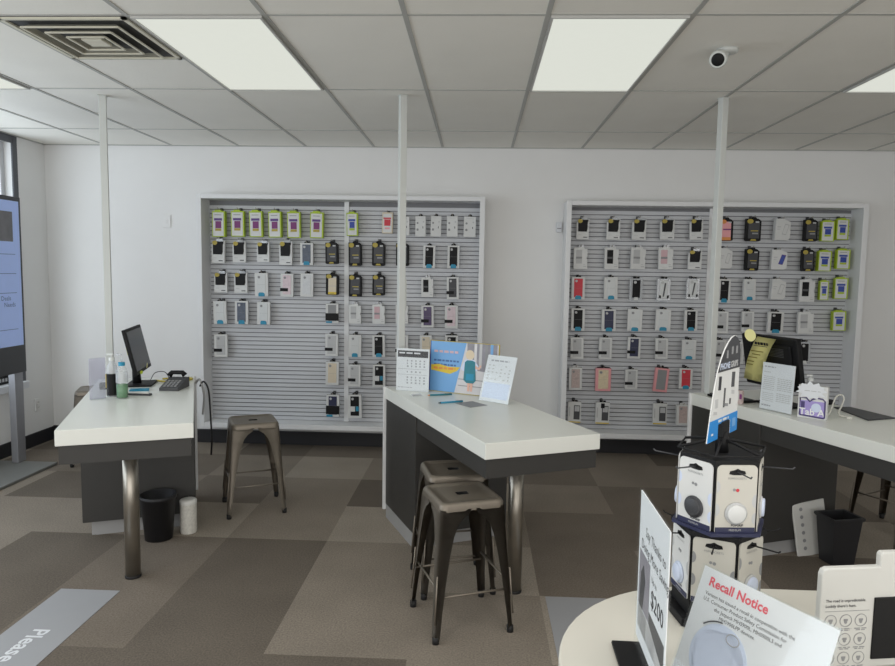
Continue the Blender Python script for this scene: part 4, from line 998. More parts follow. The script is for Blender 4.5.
wire('hanging_cable', onp(FL, [(0.635, 1.50, 0.80), (0.66, 1.44, 0.84), (0.69, 1.40, 0.78), (0.70, 1.37, 0.60), (0.705, 1.36, 0.45), (0.70, 1.38, 0.34)]), 0.006, 'cable_black', 'black power cord hanging off the right side of the left counter')
wire('hanging_cable', onp(FL, [(0.61, 1.52, 0.82), (0.635, 1.48, 0.85), (0.66, 1.47, 0.74), (0.65, 1.50, 0.60)]), 0.007, 'lgrey', 'grey cord hanging off the left counter beside the black one')

# bins
def round_bin(name, loc, r0, r1, h, label):
    t = empty(name, loc, 0, label, 'wastebasket')
    q = MB(); q.lathe([(0, 0.0), (r0, 0.0), (r1, h - 0.02), (r1 + 0.006, h - 0.02), (r1 + 0.006, h), (r1 - 0.006, h), (r0 - 0.004, 0.008), (0, 0.008)], 'bin', seg=36); q.build('bin_body', t)
    q = MB(); q.tube([((r1 + 0.002) * math.cos(a), (r1 + 0.002) * math.sin(a), h - 0.002) for a in [2 * PI * k / 36 for k in range(36)]], 0.005, 'bin', 8, closed=True); q.build('rim', t)
    return t
p = on(FL, 0.388, 0.82, 0)
round_bin('waste_bin', p, 0.078, 0.100, 0.268, 'round black wastebasket under the left counter')
p = on(FL, 0.555, 0.865, 0)
t = empty('wipes_canister', p, ph, 'white printed wipes canister on the floor beside the round black wastebasket', 'canister')
q = MB(); q.lathe([(0, 0), (0.047, 0), (0.049, 0.006), (0.049, 0.178), (0.047, 0.184)], 'wipe', seg=28); q.build('canister_body', t)
q = MB(); q.lathe([(0.05, 0.182), (0.051, 0.2), (0.046, 0.207), (0.02, 0.208), (0, 0.206)], 'white', seg=28); q.build('lid', t)
p = on(FR, 0.455, 0.80, 0)
t = empty('waste_bin', p, R(FR[2] - 8), 'square black wastebasket under the right counter', 'wastebasket')
q = MB(); bm = bmesh.new(); lv = [(0.068, 0.0), (0.090, 0.255), (0.096, 0.256), (0.096, 0.275), (0.086, 0.275), (0.064, 0.01)]
rings = [[bm.verts.new((sx * w_, sy * w_ * 0.8, z)) for sx, sy in ((-1, -1), (1, -1), (1, 1), (-1, 1))] for w_, z in lv]
for A, B in zip(rings, rings[1:]):
    for k in range(4): bm.faces.new((A[k], A[(k + 1) % 4], B[(k + 1) % 4], B[k]))
bm.faces.new(rings[0][::-1]); bm.faces.new(rings[-1]); bmesh.ops.recalc_face_normals(bm, faces=list(bm.faces))
q._add(bm, 'bin'); q.build('bin_body', t)
q = MB()
for (x0, x1, y0, y1) in ((-0.1, 0.1, -0.081, -0.075), (-0.1, 0.1, 0.075, 0.081), (-0.1, -0.094, -0.075, 0.075), (0.094, 0.1, -0.075, 0.075)): q.box(x0, x1, y0, y1, 0.26, 0.277, 'bin', 0.002)
q.build('rim', t)
t = empty('info_panel', on(FR, 0.41, 0.910, 0), 0, 'white board with round icons leaning behind the square wastebasket', 'board', rot=(R(-6), R(-7), R(16)))
q = MB(); q.box(-0.11, 0.11, 0, 0.012, 0, 0.315, 'display_white', 0.005); q.build('panel', t)
q = MB()
q.bm.free()
for k in range(6):
    q = MB(); q.disc(-0.055, 0.28 - k * 0.046, 0.011, -0.001, 0.0, 'mgrey', 14); q.build('printed_icon', t, label='round icon')

# ------------------------------------------------------------------ paper stands
def stand(name, p0, p1, h, lean, label, cat, slim=0.003):
    """upright holder whose bottom edge runs from p0 to p1 (as seen left to right)"""
    d = Vector((p1[0] - p0[0], p1[1] - p0[1])); a = math.atan2(d.y, d.x); w_ = d.length
    t = empty(name, ((p0[0] + p1[0]) / 2, (p0[1] + p1[1]) / 2, p0[2]), 0, label, cat, rot=(0, 0, a))
    L_ = Matrix.Rotation(R(-lean), 4, 'X')
    return t, w_, L_
# white price sheet by the middle pole
t, w_, L_ = stand('sheet_holder', on(FM, 0.033, 1.424), on(FM, 0.202, 1.285), 0.272, 2, 'white upright sheet with black heading below the middle pole', 'sign')
h = 0.268
q = MB(); q.box(-w_ / 2, w_ / 2, 0, 0.003, 0.0, h, 'paper', mtx=L_); pp = q.build('paper_sheet', t)
q = MB(); q.box(-w_ / 2 + 0.008, w_ / 2 - 0.008, -0.0006, 0, h - 0.055, h - 0.014, 'ink', mtx=L_)
q.marks(-w_ / 2 + 0.018, w_ / 2 - 0.06, h - 0.033, 0.009, -0.0008, 'paper', 3, 5, L_); q.build('heading_band', pp, label='black heading band')
q = MB(); rr_ = random.Random(3)
for r_ in range(9):
    z = h - 0.082 - r_ * 0.0175
    if r_ in (3, 5): q.box(-w_ / 2 + 0.01, w_ / 2 - 0.015, -0.0005, 0, z + 0.004, z + 0.006, 'ink_grey', mtx=L_); continue
    for k in range(5):
        x = -w_ / 2 + 0.07 + k * 0.028
        if r_ == 4 and k == 4: continue
        q.box(x, x + 0.006 + 0.006 * rr_.random(), -0.0005, 0, z, z + 0.010, 'ink_grey', mtx=L_)
q.marks(-w_ / 2 + 0.012, 0.0, 0.02, 0.004, -0.0001, 'ink_grey', 6, 2, L_); q.build('printed_table', pp, label='grey printed table of figures')
q = MB(); q.box(-w_ / 2, w_ / 2, -0.002, -0.0012, 0.001, h + 0.002, 'acrylic', mtx=L_); q.box(-w_ / 2, w_ / 2, -0.002, 0.06, 0.0, 0.003, 'acrylic'); q.build('acrylic_cover', t)

# blue poster with the child
P0 = Vector(on(FM, 0.215, 1.293)); P1 = Vector(on(FM, 0.444, 1.009)); dd = (P1 - P0).normalized(); nb = Vector((-dd.y, dd.x, 0))
A0 = P0 - dd * 0.035 + nb * 0.045; A1 = A0 + dd * 0.475
t, w_, L_ = stand('poster_stand', A0, A1, 0.31, 3, 'blue and white poster of a child with a backpack on the middle counter', 'poster')
h = 0.318
q = MB(); q.box(-w_ / 2 - 0.006, w_ / 2 + 0.006, 0.001, 0.006, 0.0, h + 0.004, 'gold', mtx=L_); q.build('backing_board', t, label='yellow edged backing board')
q = MB(); q.box(-w_ / 2, w_ / 2, -0.0008, 0.001, 0.004, h, 'photo_pale', mtx=L_); pp = q.build('poster_sheet', t)
q = MB(); q.prism([(-w_ / 2, 0.004), (-0.055, 0.004), (0.02, h), (-w_ / 2, h)], 'y', -0.0016, -0.0008, 'sky_blue', mtx=L_)
q.box(-w_ / 2, -w_ / 2 + 0.006, -0.0022, -0.0016, 0.004, h, 'blue_print', mtx=L_); q.build('blue_panel', pp, label='blue printed panel')
q = MB(); q.marks(-w_ / 2 + 0.03, -0.03, h - 0.07, 0.014, -0.0017, 'mauve', 4, 4, L_)
for k in range(3): q.marks(-w_ / 2 + 0.03, -0.03 - 0.02 * k, h - 0.125 - k * 0.026, 0.011, -0.0017, 'poster_ink', 6, 8 + k, L_)
q.build('printed_line', pp)
q = MB(); q.prism([(-w_ / 2 + 0.01, 0.135), (-0.09, 0.118), (-0.04, 0.14), (-0.02, 0.165), (-0.1, 0.162), (-0.17, 0.175), (-w_ / 2 + 0.01, 0.168)], 'y', -0.0022, -0.0016, 'yellow', mtx=L_)
q.marks(-w_ / 2 + 0.03, -0.05, 0.143, 0.014, -0.0022, 'orange', 4, 9, L_); q.build('brush_band', pp, label='yellow brush stroke band')
q = MB()
q.prism([(0.03, 0.16), (0.23, 0.14), (0.23, h), (0.025, h)], 'y', -0.0014, -0.0008, 'photo_grey', mtx=L_)
for x, m_ in ((0.075, 'photo_pale'), (0.11, 'lgrey'), (0.15, 'mgrey'), (0.185, 'sky_blue')): q.box(x, x + 0.018, -0.002, -0.0014, 0.17, h, m_, mtx=L_)
for z in (0.05, 0.09): q.box(-0.03, 0.17, -0.0014, -0.0008, z, z + 0.005, 'mgrey', mtx=L_)
q.build('printed_background', pp, label='grey street in the printed photo')
q = MB()
q.disc(0.047, 0.246, 0.030, -0.0032, -0.0022, 'blond', 20, L_); q.prism([(0.02, 0.235), (0.075, 0.235), (0.068, 0.262), (0.03, 0.262)], 'y', -0.0034, -0.0022, 'blond', mtx=L_)
q.prism([(-0.014, 0.16), (0.012, 0.212), (0.045, 0.224), (0.08, 0.215), (0.108, 0.18), (0.1, 0.15), (0.0, 0.145)], 'y', -0.0030, -0.0022, 'pale_blue', mtx=L_)
q.prism([(0.082, 0.165), (0.115, 0.158), (0.128, 0.185), (0.12, 0.188), (0.108, 0.172), (0.088, 0.185)], 'y', -0.0032, -0.0022, 'skin', mtx=L_)
q.prism([(0.008, 0.09), (0.03, 0.072), (0.075, 0.072), (0.092, 0.09), (0.085, 0.205), (0.065, 0.213), (0.03, 0.213), (0.014, 0.2)], 'y', -0.0042, -0.0022, 'bag_teal', mtx=L_)
q.box(0.025, 0.078, -0.0048, -0.0042, 0.09, 0.13, 'teal', mtx=L_)
for x in (0.036, 0.056): q.prism([(x, 0.022), (x + 0.014, 0.022), (x + 0.017, 0.075), (x - 0.001, 0.075)], 'y', -0.0032, -0.0022, 'skin', mtx=L_)
q.build('printed_child', pp, label='child with a teal backpack in the printed photo')
q = MB(); q.box(-w_ / 2, w_ / 2, 0.0, 0.05, 0.0, 0.003, 'acrylic'); q.build('stand_foot', t)

# slanted white sheet
t, w_, L_ = stand('slanted_sheet_holder', on(FM, 0.397, 0.953), on(FM, 0.493, 0.765), 0.28, 18, 'white sheet in a slanted holder at the right of the blue poster', 'sign')
h = 0.278
q = MB(); q.box(-w_ / 2, w_ / 2, 0, 0.003, 0.002, h, 'paper', mtx=L_); pp = q.build('paper_sheet', t)
q = MB(); q.marks(-w_ / 2 + 0.03, w_ / 2 - 0.05, h - 0.036, 0.009, 0.0, 'ink_grey', 4, 1, L_)
rr_ = random.Random(5)
for r_ in range(5):
    for k in range(6):
        if rr_.random() < 0.75:
            x = -w_ / 2 + 0.02 + k * 0.03; q.box(x, x + 0.012, -0.0005, 0, h - 0.065 - r_ * 0.02, h - 0.058 - r_ * 0.02, 'lgrey', mtx=L_)
q.build('printed_table', pp)
q = MB(); q.box(-w_ / 2 + 0.012, w_ / 2 - 0.012, -0.0006, 0, 0.022, 0.115, 'pale_blue', mtx=L_); q.build('shaded_block', pp, label='pale blue printed block')
q = MB(); q.box(-w_ / 2, w_ / 2, -0.0022, -0.0012, 0.001, h + 0.002, 'acrylic', mtx=L_); q.box(-w_ / 2, w_ / 2, -0.002, 0.08, 0.0, 0.003, 'acrylic'); q.build('acrylic_cover', t)

def pen(fr, x0, y0, x1, y1, m, tip, label):
    a = Vector(on(fr, x0, y0)); c = Vector(on(fr, x1, y1)); c = a + (c - a) * min(1.0, 0.155 / (c - a).length)
    t = empty('ballpoint_pen', a, math.atan2(c.y - a.y, c.x - a.x), label, 'pen', 'pens on the middle counter')
    l = (c - a).length
    q = MB(); q.tube([(0.014, 0, 0.0055), (l, 0, 0.0055)], 0.0055, m, 10); q.build('barrel', t)
    q = MB(); q.tube([(0, 0, 0.0055), (0.014, 0, 0.0055)], [0.0015, 0.0055], tip, 10); q.build('tip', t)
    q = MB(); q.box(l - 0.045, l - 0.004, -0.002, 0.002, 0.011, 0.0125, 'steel'); q.build('clip', t)
pen(FM, 0.125, 0.912, 0.346, 0.923, 'teal', 'black', 'blue pen lying beside the grey card on the middle counter')
pen(FM, 0.15, 1.16, 0.35, 1.15, 'bag_teal', 'orange', 'teal pen lying at the foot of the blue poster')
q = MB()
q.prism([(-0.062, -0.07), (0.062, -0.07), (0.062, 0.07), (-0.062, 0.07)], 'z', 0, 0.0015, 'mgrey')
o = q.build('grey_card', loc=on(FM, 0.30, 0.842), rot=(0, 0, R(FM[2] + 14))); tag(o, 'flat grey card lying before the slanted sheet', 'card')
q = MB(); q.box(-0.03, 0.03, -0.02, 0.02, 0, 0.006, 'milky', 0.002)
o = q.build('card_tray', loc=on(FM, 0.095, 1.20), rot=(0, 0, R(FM[2]))); tag(o, 'small clear tray in front of the white upright sheet', 'tray')

# ------------------------------------------------------------------ right counter items
pr = R(FR[2])
# monitor seen from behind
t = empty('desk_monitor', on(FR, 0.235, 1.075), pr, 'black monitor on the right counter, seen from behind with yellow note', 'monitor')
tilt = Matrix.Translation((-0.02, 0, 0.10)) @ Matrix.Rotation(R(-11.3), 4, 'Y')
q = MB(); q.box(0.0, 0.035, -0.19, 0.235, 0.0, 0.312, 'black', 0.008, mtx=tilt); q.box(-0.012, 0.0, -0.15, 0.16, 0.05, 0.27, 'black', 0.008, mtx=tilt)
for k in range(6): q.box(-0.014, -0.011, -0.1, 0.1, 0.20 + k * 0.009, 0.204 + k * 0.009, 'dark', mtx=tilt)
mb_ = q.build('monitor_housing', t)
q = MB(); q.box(0.035, 0.0362, -0.175, 0.22, 0.02, 0.295, 'screen_off', mtx=tilt); q.build('screen', mb_)
q = MB(); q.tube([(0.03, 0, 0.006), (0.015, 0, 0.2)], [0.03, 0.026], 'black', 12); q.build('stand_neck', t)
q = MB(); q.box(-0.06, 0.12, -0.12, 0.12, 0.0, 0.012, 'black', 0.005); q.build('stand_base', t)
# yellow sheet and round note on its back
def mon_pt(y, z, off): return on(FR, 0.128 + (1.27 - z) * 0.2 - off, y + 0.072, z)
rows = []
for k in range(7):
    u = k / 6; z = 1.27 - u * 0.27
    ysh = 0.15 * (u ** 0.85); off = 0.024 + 0.012 * math.sin(u * PI)
    rows.append([mon_pt(1.05 + ysh, z, off), mon_pt(0.98 + ysh, z - 0.003, off + 0.004 * math.sin(u * 3)), mon_pt(0.908 + ysh, z - 0.004, off)])
q = MB(); q.quadstrip(rows, 'note', thick=0.0008)
t = empty('yellow_sheet', mon_pt(1.04, 1.15, 0.03), 0, 'yellow paper notice taped to the back of the right monitor', 'note')
t.location = (0, 0, 0)
pp = q.build('paper_sheet', t)
q = MB()
def ink_bar(y0, y1, z, hz, m_):
    ysh = 0.15 * (((1.27 - z) / 0.27) ** 0.85)
    off = 0.024 + 0.012 * math.sin((1.27 - z) / 0.27 * PI) + 0.006
    q.quadstrip([[mon_pt(y0 + ysh, z + hz, off), mon_pt(y1 + ysh, z + hz, off)], [mon_pt(y0 + ysh, z, off), mon_pt(y1 + ysh, z, off)]], m_, thick=0.0004)
for (a_, c_) in ((1.03, 1.012), (1.006, 0.99), (0.985, 0.965), (0.96, 0.945), (0.94, 0.928)): ink_bar(a_, c_, 1.222, 0.016, 'ink')
ink_bar(1.035, 0.93, 1.214, 0.003, 'ink')
for z, a_, c_ in ((1.18, 1.04, 0.94), (1.16, 1.02, 0.955), (1.14, 1.04, 0.97), (1.115, 1.04, 0.985), (1.095, 1.04, 0.99)): ink_bar(a_, c_, z, 0.005, 'gold')
q.build('printed_line', pp, label='dark heading and faint lines')
q = MB(); rows = []
cpt = mon_pt(1.10, 1.272, 0.03)
q.disc(0, 0, 0.038, -0.001, 0.001, 'note', 22, sx=0.98)
o = q.build('round_note', loc=cpt, rot=(R(12), 0, pr - PI / 2 + R(12))); tag(o, 'round pale yellow note at the top corner of the right monitor', 'note')
# keyboard and pink pack near the monitor
t = empty('keyboard', on(FR, 0.10, 1.27), pr, 'dark keyboard at the foot of the right monitor', 'keyboard')
q = MB(); q.box(-0.07, 0.07, -0.10, 0.17, 0, 0.014, 'black', 0.004); q.build('keyboard_case', t)
for i in range(4):
    for k in range(10):
        q = MB(); q.box(-0.055 + i * 0.028, -0.033 + i * 0.028, -0.092 + k * 0.026, -0.070 + k * 0.026, 0.014, 0.019, 'dgrey'); q.build('key', t)
t = empty('card_pack', on(FR, 0.03, 1.17), pr + R(-70), 'small pink and white pack leaning by the right monitor foot', 'pack')
q = MB(); q.box(-0.026, 0.026, 0, 0.02, 0, 0.08, 'floral', 0.002); q.build('carton', t)
q = MB(); q.box(-0.02, 0.005, -0.0008, 0, 0.02, 0.075, 'card_white'); q.box(0.01, 0.024, -0.0008, 0, 0.03, 0.06, 'violet'); q.build('printed_picture', t)
# white notice in an acrylic stand
t, w_, L_ = stand('sheet_holder', on(FR, 0.06, 1.03), on(FR, 0.088, 0.826), 0.27, 3, 'white printed sheet in an acrylic stand below the yellow notice', 'sign')
h = 0.268
q = MB(); q.box(-w_ / 2, w_ / 2, 0, 0.003, 0.003, h, 'paper', mtx=L_); pp = q.build('paper_sheet', t)
q = MB(); q.marks(-w_ / 2 + 0.012, -0.02, h - 0.026, 0.007, 0, 'ink_grey', 3, 3, L_); q.marks(-w_ / 2 + 0.012, -0.05, h - 0.055, 0.005, 0, 'lgrey', 3, 4, L_)
for r_ in range(14):
    if r_ == 8: continue
    q.marks(-w_ / 2 + 0.012, -0.018, h - 0.08 - r_ * 0.0105, 0.004, 0, 'lgrey', 5, 20 + r_, L_)
    if r_ > 0: q.marks(0.0, w_ / 2 - 0.012, h - 0.075 - r_ * 0.0105, 0.005, 0, 'lgrey', 5, 50 + r_, L_)
q.marks(-w_ / 2 + 0.012, -0.03, 0.022, 0.008, 0, 'ink_grey', 4, 6, L_)
q.build('printed_table', pp, label='pale printed text columns')
q = MB(); q.box(-w_ / 2, w_ / 2, -0.0025, -0.0015, 0.001, h + 0.002, 'acrylic', mtx=L_); q.box(-w_ / 2, w_ / 2, -0.02, 0.06, 0.0, 0.003, 'acrylic'); q.build('acrylic_cover', t)
# tablet box with a starburst
p0, p1 = on(FR, 0.081, 0.778), on(FR, 0.150, 0.655)
t, w_, L_ = stand('tablet_box', p0, p1, 0.2, 0, 'white tablet box with purple picture and white starburst on the right counter', 'box')
h = 0.178
q = MB(); q.box(-w_ / 2, w_ / 2, 0, 0.032, 0, h, 'card_white', 0.002); q.build('carton', t)
q = MB(); q.box(-w_ / 2 + 0.008, w_ / 2 - 0.006, -0.001, 0, 0.012, 0.096, 'lav'); 
pts = [(-0.06, 0.02), (-0.056, 0.016), (0.058, 0.010), (0.062, 0.014), (0.062, 0.1), (0.05, 0.112), (0.02, 0.114), (0.0, 0.105), (-0.012, 0.092), (-0.03, 0.11), (-0.06, 0.108)]
q.tube([(x, -0.001, z) for x, z in pts], 0.004, 'indigo', 8, closed=True)
q.box(-0.055, -0.036, -0.0016, -0.001, 0.055, 0.09, 'indigo'); q.disc(0.02, 0.062, 0.024, -0.0016, -0.001, 'pale_blue', 18)
q.build('printed_picture', t, label='purple tablet picture')
q = MB(); q.text('Tab A', 0.05, 0.0, 0.020, -0.0024, 'board_frame', 'CENTER', bold=0.0012); q.build('printed_lettering', t, label='white Tab A lettering')
q = MB(); star = []
for k in range(22):
    a = 2 * PI * k / 22; r_ = (0.078 if k % 2 == 0 else 0.058) * (1.0 + 0.08 * math.sin(k * 2.3)); star.append((-0.006 + r_ * math.cos(a), 0.152 + 0.62 * r_ * math.sin(a)))
q.prism(star, 'y', -0.005, -0.0035, 'paper'); q.marks(-0.04, 0.04, 0.148, 0.004, -0.0051, 'lgrey', 3, 2); q.build('starburst', t, label='white paper starburst')
q = MB(); q.box(w_ / 2 - 0.014, w_ / 2 - 0.004, 0.008, 0.03, 0.10, 0.115, 'dark'); q.build('side_slot', t) if False else q.bm.free()
bottle('spray_bottle', on(FR, 0.245, 0.86), [(0, 0), (0.028, 0), (0.03, 0.01), (0.03, 0.14), (0.014, 0.165), (0.014, 0.18)], 'milky', 'small clear bottle showing above the tablet box', 'bottle',
       (('pump_top', lambda q: (q.lathe([(0.016, 0.178), (0.016, 0.195), (0.005, 0.197), (0.005, 0.212), (0, 0.212)], 'frost'), q.box(-0.026, 0.01, -0.006, 0.006, 0.205, 0.214, 'frost', 0.002)), None),))
wire('charging_cable', onp(FR, [(0.235, 0.745, 0.872), (0.27, 0.75, 0.875), (0.31, 0.77, 0.90), (0.37, 0.80, 0.955), (0.42, 0.81, 0.965), (0.43, 0.80, 0.945), (0.38, 0.77, 0.91), (0.33, 0.74, 0.885), (0.31, 0.71, 0.874), (0.33, 0.68, 0.872), (0.36, 0.68, 0.872)]), 0.0045, 'cable_white', 'white charging cable looping up right of the tablet box')
q = MB(); q.box(-0.02, 0.02, -0.012, 0.012, 0, 0.014, 'cable_white', 0.004)
o = q.build('cable_plug', loc=on(FR, 0.325, 0.665), rot=(0, 0, pr + 0.6)); tag(o, 'white plug lying at the end of the white looping cable', 'plug')
quad = [(0.502, 0.925), (0.377, 0.598), (0.571, 0.585), (0.674, 0.882)]
cxq = sum(a for a, _ in quad) / 4; cyq = sum(c for _, c in quad) / 4
quad[2] = (0.575, 0.60); quad[3] = (0.598, 0.90)
q = MB(); q.prism([(a - 0.5, c - 0.76) for a, c in quad][::-1], 'z', 0, 0.007, 'dark', bevel=0.001)
o = q.build('counter_mat', loc=on(FR, 0.5, 0.76), rot=(0, 0, pr)); tag(o, 'flat dark grey mat on the right counter beside the white cable', 'mat')
t = empty('cable_plug', on(FR, 0.573, 1.02), pr, 'small black plug with thin cord at the right edge of the right counter', 'plug')
q = MB(); q.box(-0.024, 0.02, -0.02, 0.02, 0, 0.028, 'black', 0.005); q.build('plug_body', t)
q = MB(); q.tube([(-0.024, 0, 0.012), (-0.06, 0.01, 0.004), (-0.1, -0.005, 0.004), (-0.13, 0.01, 0.004)], 0.003, 'cable_black', 8); q.build('cord', t)

# ------------------------------------------------------------------ floor decals
def decal(x0, x1, y0, y1, label):
    t = empty('floor_decal', ((x0 + x1) / 2, (y0 + y1) / 2, 0.0), 0, label, 'floor decal', 'grey floor decals')
    q = MB(); q.box(x0 - (x0 + x1) / 2, x1 - (x0 + x1) / 2, y0 - (y0 + y1) / 2, y1 - (y0 + y1) / 2, 0.0004, 0.002, 'mat_grey'); q.build('decal_sheet', t)
    return t
t = decal(-2.065, -1.762, 1.75, 3.243, 'grey strip decal with white lettering on the floor at far left')
q = MB(); q.text('Please', 0.105, 0, 0, 0, 'mat_text', 'LEFT', bold=0.002)
o = q.build('printed_lettering', t, loc=(-1.945 + 1.9135, 2.86 - 2.4965, 0.0026), label='white Please lettering')
o.rotation_euler = (0, 0, 0)
o.matrix_local = Matrix.Translation((-0.0315, 0.3635, 0.0028)) @ Matrix.Rotation(-PI / 2, 4, 'Z') @ Matrix.Rotation(-PI / 2, 4, 'X')
decal(0.367, 0.67, 1.85, 3.343, 'plain grey strip decal on the floor beside the round-cornered table')

# ------------------------------------------------------------------ big screen on a stand
t = empty('display_screen_stand', (-3.66, 5.0, 0), 0, 'tall touch screen on a floor stand before the left window', 'screen')
q = MB(); q.box(-0.265, 0.255, -0.72, 0.36, 0.0, 0.022, 'base_plate', 0.004); q.build('base_plate', t, label='grey floor plate')
for y in (-0.44, 0.345):
    q = MB(); q.box(-0.085, -0.03, y - 0.05, y + 0.05, 0.022, 2.0, 'tv_grey', 0.004); q.build('leg', t)
q = MB(); q.box(-0.025, 0.03, -0.55, 0.355, 0.765, 2.15, 'dark', 0.006); hs = q.build('screen_housing', t)
q = MB(); q.box(0.03, 0.0315, -0.52, 0.328, 0.985, 2.115, 'tv_screen'); sc = q.build('screen', hs, label='lit pale blue screen')
q = MB(); q.box(0.0315, 0.032, 0.02, 0.25, 1.80, 2.03, 'tv_photo'); q.build('screen_photo', sc)
q = MB()
for z in (1.70, 1.55, 1.40, 1.115): q.box(0.0315, 0.032, -0.4, 0.27, z, z + 0.004, 'tv_text')
o = q.build('screen_rule', sc)
mmx = Matrix.Translation((0.0322, 0, 0)) @ Matrix.Rotation(PI / 2, 4, 'Z')
q = MB(); q.text('Deals', 0.05, 0.20, 1.345, 0.0, 'tv_text', 'RIGHT', mtx=mmx); q.build('printed_lettering', sc); q = MB(); q.text('Needs', 0.05, 0.25, 1.295, 0.0, 'tv_text', 'RIGHT', mtx=mmx); q.build('printed_lettering', sc)

# ------------------------------------------------------------------ foreground table
TZ = 0.90
def rounded(x0, x1, y0, y1, r, n=14):
    out = []
    for (cx, cy, a0) in ((x1 - r, y1 - r, 0), (x0 + r, y1 - r, 90), (x0 + r, y0 + r, 180), (x1 - r, y0 + r, 270)):
        for k in range(n + 1):
            a = R(a0 + 90 * k / n); out.append((cx + r * math.cos(a), cy + r * math.sin(a)))
    return out
t = empty('display_table', (0.95, 0.85, 0), 0, 'round-cornered cream white display table in the foreground', 'table')
q = MB(); q.prism([(x - 0.95, y - 0.85) for x, y in rounded(0.163, 1.75, 0.2, 1.567, 0.36)], 'z', TZ - 0.035, TZ, 'table_white', bevel=0.004); q.build('tabletop', t)
q = MB(); q.lathe([(0, 0.025), (0.05, 0.025), (0.05, TZ - 0.035), (0, TZ - 0.035)], 'steel'); q.build('pedestal', t)
q = MB(); q.lathe([(0, 0), (0.34, 0), (0.34, 0.015), (0.06, 0.028), (0, 0.028)], 'steel', seg=40); q.build('foot', t)

# ------------------------------------------------------------------ spinner with carded grips
KX, KY = 0.517, 1.440
t = empty('spinner_rack', (KX, KY, TZ + 0.0005), 0, 'black countertop spinner rack with a blue and white header on the white table', 'display rack')
def hexp(r, a0): return [(r * math.sin(R(a0 + 60 * k)), -r * math.cos(R(a0 + 60 * k))) for k in range(6)]
A_UP, A_LO = 4.0, -23.0
ap = 0.075; cr = ap / math.cos(R(30))
q = MB(); q.prism(hexp(0.108, A_LO + 30), 'z', 0.0, 0.018, 'black', bevel=0.002); q.build('rack_base', t)
q = MB(); q.prism(hexp(cr, A_LO + 30), 'z', 0.018, 0.196, 'black', bevel=0.002); q.prism(hexp(cr + 0.008, A_LO + 30), 'z', 0.19, 0.2, 'black'); q.build('lower_tier', t)
q = MB(); q.prism(hexp(cr, A_UP + 30), 'z', 0.2, 0.352, 'black', bevel=0.002); q.prism(hexp(cr + 0.012, A_UP + 30), 'z', 0.2, 0.207, 'navy'); q.build('upper_tier', t)
q = MB(); q.tube([((cr + 0.006) * math.sin(R(A_UP + 30 + 60 * k)), -(cr + 0.006) * math.cos(R(A_UP + 30 + 60 * k)), 0.362) for k in range(6)], 0.0022, 'black', 8, closed=True)
for k in range(6):
    a = A_UP + 30 + 60 * k
    q.tube([((cr + 0.006) * math.sin(R(a)), -(cr + 0.006) * math.cos(R(a)), 0.362), (0.03 * math.sin(R(a)), -0.03 * math.cos(R(a)), 0.376), (0, 0, 0.378)], 0.003, 'black', 8)
q.build('wire_top', t, label='wire dome on top')
q = MB(); q.tube([(0, 0, 0.352), (0, 0, 0.395)], [0.014, 0.012], 'black', 14); q.box(-0.02, 0.02, -0.008, 0.012, 0.385, 0.418, 'black', 0.002, mtx=Matrix.Rotation(R(52), 4, 'Z')); q.build('header_post', t)
for (tier, a0, z0, n) in (('u', A_UP, 0.205, 6), ('l', A_LO, 0.05, 6)):
    for k in range(6):
        a = R(a0 + 60 * k); d = Vector((math.sin(a), -math.cos(a), 0))
        zz = z0 + (0.126 if tier == 'u' else 0.126)
        q = MB(); q.tube([d * (ap - 0.002) + Vector((0, 0, zz)), d * (ap + 0.06) + Vector((0, 0, zz + 0.004)), d * (ap + 0.064) + Vector((0, 0, zz + 0.008))], 0.0016, 'black' if tier == 'l' else 'dark', 6); q.build('peg_hook', t)
# header card
hd = empty('header_rig', (0, 0, 0), 0) if False else None
ang = R(52)
mh = Matrix.Translation((-0.003, -0.008, 0.386)) @ Matrix.Rotation(ang, 4, 'Z')
prof = [(-0.088, 0.0), (-0.03, 0.0), (-0.03, 0.03), (0.045, 0.03), (0.045, 0.0), (0.088, 0.0), (0.088, 0.16)]
arc = [(0.087, 0.175), (0.080, 0.192), (0.066, 0.204), (0.048, 0.209), (0.03, 0.206), (0.01, 0.197), (-0.01, 0.183), (-0.028, 0.165), (-0.046, 0.139), (-0.062, 0.1), (-0.076, 0.05)]
q = MB(); q.prism(prof + arc, 'y', 0, 0.002, 'card_white', mtx=mh); hdr = q.build('header_card', t)
q = MB(); q.prism([(-0.0455, 0.138), (0.087, 0.138), (0.087, 0.16), (0.0862, 0.1745), (0.0793, 0.191), (0.0655, 0.203), (0.048, 0.2078), (0.0305, 0.2048), (0.011, 0.196), (-0.009, 0.182), (-0.027, 0.1642)], 'y', -0.0008, 0, 'dark', mtx=mh)
for x, z in ((0.005, 0.172), (0.035, 0.178), (0.062, 0.178)): q.box(x - 0.005, x + 0.005, -0.0012, -0.0008, z - 0.008, z + 0.008, 'mgrey', mtx=mh)
q.build('dark_cap', hdr, label='dark rounded top of the header')
q = MB(); q.text('PHONE', 0.0175, -0.036, 0.143, -0.0014, 'pale_blue', 'LEFT', mtx=mh, bold=0.0006); q.build('printed_lettering', hdr); q = MB(); q.text('GRIPS', 0.0175, 0.027, 0.143, -0.0014, 'lgrey', 'LEFT', mtx=mh, bold=0.0006); q.build('printed_lettering', hdr)
q = MB(); q.prism([(-0.0875, 0.0), (-0.03, 0.0), (-0.03, 0.03), (0.045, 0.03), (0.045, 0.0), (0.088, 0.0), (0.088, 0.042), (-0.0775, 0.042)], 'y', -0.0008, 0, 'kiosk_blue', mtx=mh)
